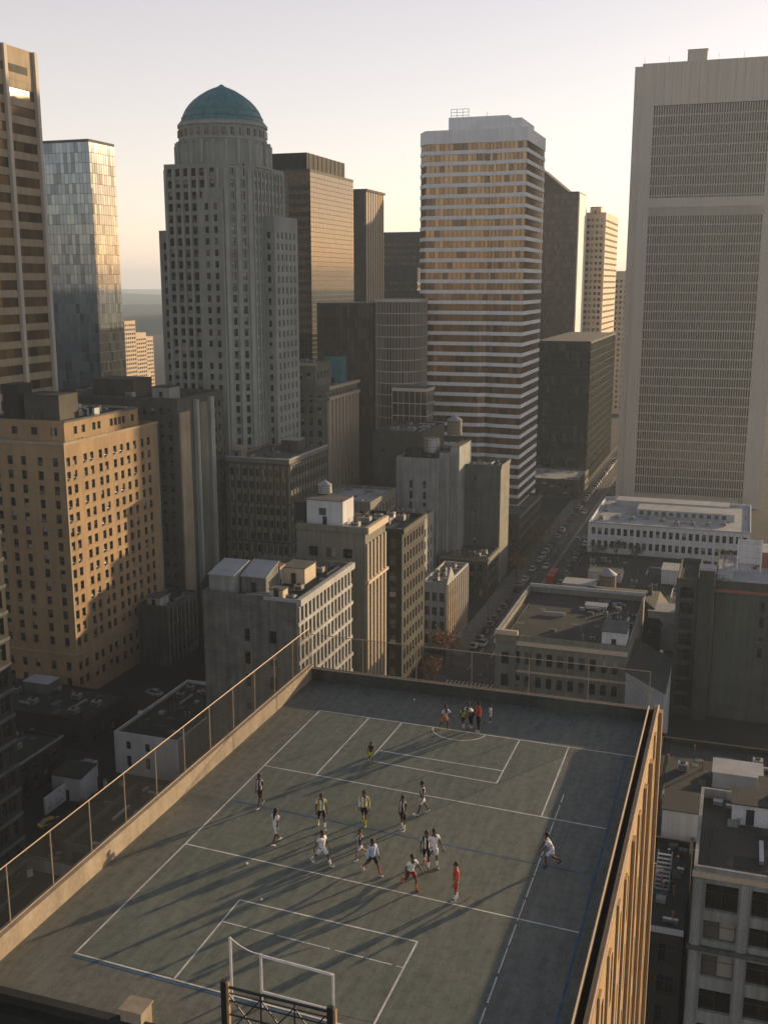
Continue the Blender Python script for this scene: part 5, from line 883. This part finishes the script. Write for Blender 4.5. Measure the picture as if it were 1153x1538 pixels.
    if shirt:
        sc = [[T(up[0] - Vector((0, 0, .06)), .145), T(up[0], .142), T(up[1], .135), T(up[2], .152), T(up[3], .112), T(neck - Vector((0, 0, .05)), .07)]]
        for sh, el, wr, hd, f, s in Ar: sc.append([T(up[3], .112), T(sh, .07), T(sh + (el - sh) * (.6 if not long_sleeve else 1.0), .062)] + ([T(wr, .04)] if long_sleeve else []))
        skinned('shirt', shirt, t, sc)
    pc = [[T(up[0], .137), T(hip - Vector((0, 0, .0001)), .14)]]
    for h, kn, an, toe in L: pc.append([T(hip - Vector((0, 0, .0001)), .14), T(h, .108), T(h + (kn - h) * .55, .098), T(h + (kn - h) * .85, .09)] + ([T(kn, .07), T(an - (an - kn) * .15, .055)] if long_pants else []))
    skinned('trousers' if long_pants else 'shorts', shorts, t, pc)
    for h, kn, an, toe in L:
        if sock: skinned('sock', sock, t, [[T(kn + (an - kn) * .3, .062), T(kn + (an - kn) * .6, .052), T(an, .044)]])
        d = (toe - an); skinned('shoe', shoe, t, [[T(an - d * .35 + Vector((0, 0, -.035)), .045), T(an + d * .45 + Vector((0, 0, -.025)), .048), T(toe + d * .12, .036)]])
    return t
HEADS = []
WALK = ((.35, .1), (-.3, .25)); STRIDE = ((.6, .25), (-.55, .3)); STAND = ((.06, .02), (-.06, .04)); RUN = ((.85, .9), (-.5, .5)); CROUCH = ((1.15, 1.5), (.35, 1.2)); SWING = ((.4, .3), (-.4, .3)); LOOSE = ((.1, .25), (-.1, .25))
person(391, 1212, 'player in white shirt with dark sash walking near the long side line', 200, 'c_stripe', 'c_black', legs=WALK, arms=LOOSE, shoe='c_pale')
person(415, 1267, 'long haired player in loose white top and shorts', 25, 'c_white', 'c_white', hair='long', legs=WALK, arms=SWING, skin='skin_d')
person(483, 1243, 'player in white and yellow patched shirt and black shorts behind another', 150, 'c_patch', 'c_black', sock='c_white', legs=WALK, arms=LOOSE)
person(484, 1299, 'player in white vest and knee high white socks striding', 110, 'c_white', 'c_white', sock='c_white', legs=STRIDE, arms=((.3, .2), (-.5, .2)))
person(547, 1238, 'player in patched white shirt, black trousers and lime socks', 175, 'c_patch', 'c_black', sock='c_lime', shoe='c_lime', legs=WALK, arms=LOOSE, long_sleeve=True)
person(541, 1289, 'small running player in striped white shirt with white boots', 215, 'c_stripe', 'c_white', legs=RUN, arms=SWING, H=1.5, skin='skin_m')
person(559, 1312, 'player in pale blue shirt and black shorts striding with legs apart', 120, 'c_blue', 'c_black', sock='c_red', legs=STRIDE, arms=LOOSE, long_sleeve=True)
person(605, 1247, 'player in white shirt with black side, black tights and white boots', 210, 'c_stripe', 'c_black', sock='c_white', legs=STAND, arms=((.2, .5), (-.1, .2)))
person(634, 1223, 'slim player in striped shirt with a yellow pouch walking by the ball', 240, 'c_stripe', 'c_white', shoe='c_pale', legs=WALK, arms=LOOSE)
person(640, 1302, 'player in black and white with red boots beside a white clad player', 170, 'c_stripe', 'c_black', sock='c_white', shoe='c_red', legs=WALK, arms=LOOSE)
person(651, 1303, 'tall player all in white with pale green boots', 140, 'c_white', 'c_white', sock='c_white', shoe='c_pale', legs=((.1, .05), (-.5, .9)), arms=SWING, H=1.85)
person(616, 1334, 'crouching runner in white vest, red shorts and orange sock', 130, 'c_white', 'c_dred', sock='c_orange', shoe='c_red', legs=((.7, .7), (-.3, .8)), arms=((.7, .3), (-.4, .4)), lean=.3)
person(684, 1353, 'player all in red standing alone near the halfway line', 250, 'c_red', 'c_red', skin='skin_m', sock='c_white', shoe='c_pale', legs=STAND, arms=LOOSE)
person(827, 1301, 'crouching player in pale blue kit with blue shoes by the dashed line', 250, 'c_pale', 'c_pale', shoe='c_navy', legs=((.75, .9), (-.2, .9)), arms=((.5, .2), (.3, .2)), lean=.5)
person(557, 1146, 'child in black top with lime shorts on the inner box corner', 190, 'c_black', 'c_lime', shoe='c_lime', legs=STAND, arms=LOOSE, H=1.2)
person(666, 1097, 'player in pale blue shirt and orange shorts bending over yellow shoes', 140, 'c_blue', 'c_orange', shoe='c_lime', legs=((.8, 1.1), (-.1, .6)), arms=((.6, .4), (.5, .5)), lean=.6)
person(696, 1093, 'crouching child in black with a lime bib by the half circle', 200, 'c_lime', 'c_black', sock='c_white', legs=((.7, 1.0), (.1, .7)), arms=LOOSE, H=1.3, lean=.3)
person(708, 1092, 'stooping figure in black and white beside the red shirt', 200, 'c_white', 'c_black', legs=((.5, .7), (.1, .4)), arms=((.9, .2), (.8, .2)), lean=.9, long_pants=True)
person(718, 1099, 'tall person in red shirt and black trousers at the half circle', 230, 'c_red', 'c_black', legs=STAND, arms=((.5, .9), (.3, .7)), long_pants=True, H=1.82)
person(736, 1085, 'child in white with dark hair near the back parapet', 250, 'c_white', 'c_pale', hair='long', legs=STAND, arms=LOOSE, H=1.1)
# grow the skins
for o, rs, roots in SKINNED:
    me = o.data
    lay = me.skin_vertices[0].data
    for i, r in enumerate(rs): lay[i].radius = (r, r); lay[i].use_root = i in roots
dg = bpy.context.evaluated_depsgraph_get(); grown = [(o, bpy.data.meshes.new_from_object(o.evaluated_get(dg))) for o, _, _ in SKINNED]
for o, me in grown: o.modifiers.clear(); old = o.data; o.data = me; me.name = o.name; me.polygons.foreach_set('use_smooth', [True] * len(me.polygons))
for body, hm in HEADS:                                        # the head joins the body's own mesh
    bm = bmesh.new(); bm.from_mesh(body.data); h = hm.mesh('head', [body.data.materials[0]]); bm.from_mesh(h); bmesh.ops.remove_doubles(bm, verts=[v for v in bm.verts if v.index >= len(body.data.vertices)], dist=.0008)
    for f in bm.faces: f.smooth = True
    bm.to_mesh(body.data); bm.free()

# ------------------------------------------------------------------ the evening haze
hz = MB().box(-7000, 7000, -1500, 9000, -1, 185).build('haze', 'gutter'); hz['kind'] = 'stuff'; m = bpy.data.materials.new('haze_air'); m.use_nodes = True; t = m.node_tree
for n in list(t.nodes):
    if n.type != 'OUTPUT_MATERIAL': t.nodes.remove(n)
pv = t.nodes.new('ShaderNodeVolumePrincipled'); pv.inputs['Color'].default_value = (.66, .82, 1.0, 1); pv.inputs['Density'].default_value = HAZE; pv.inputs['Anisotropy'].default_value = .2
t.links.new(pv.outputs[0], t.nodes['Material Output'].inputs['Volume']); hz.data.materials.clear(); hz.data.materials.append(m)
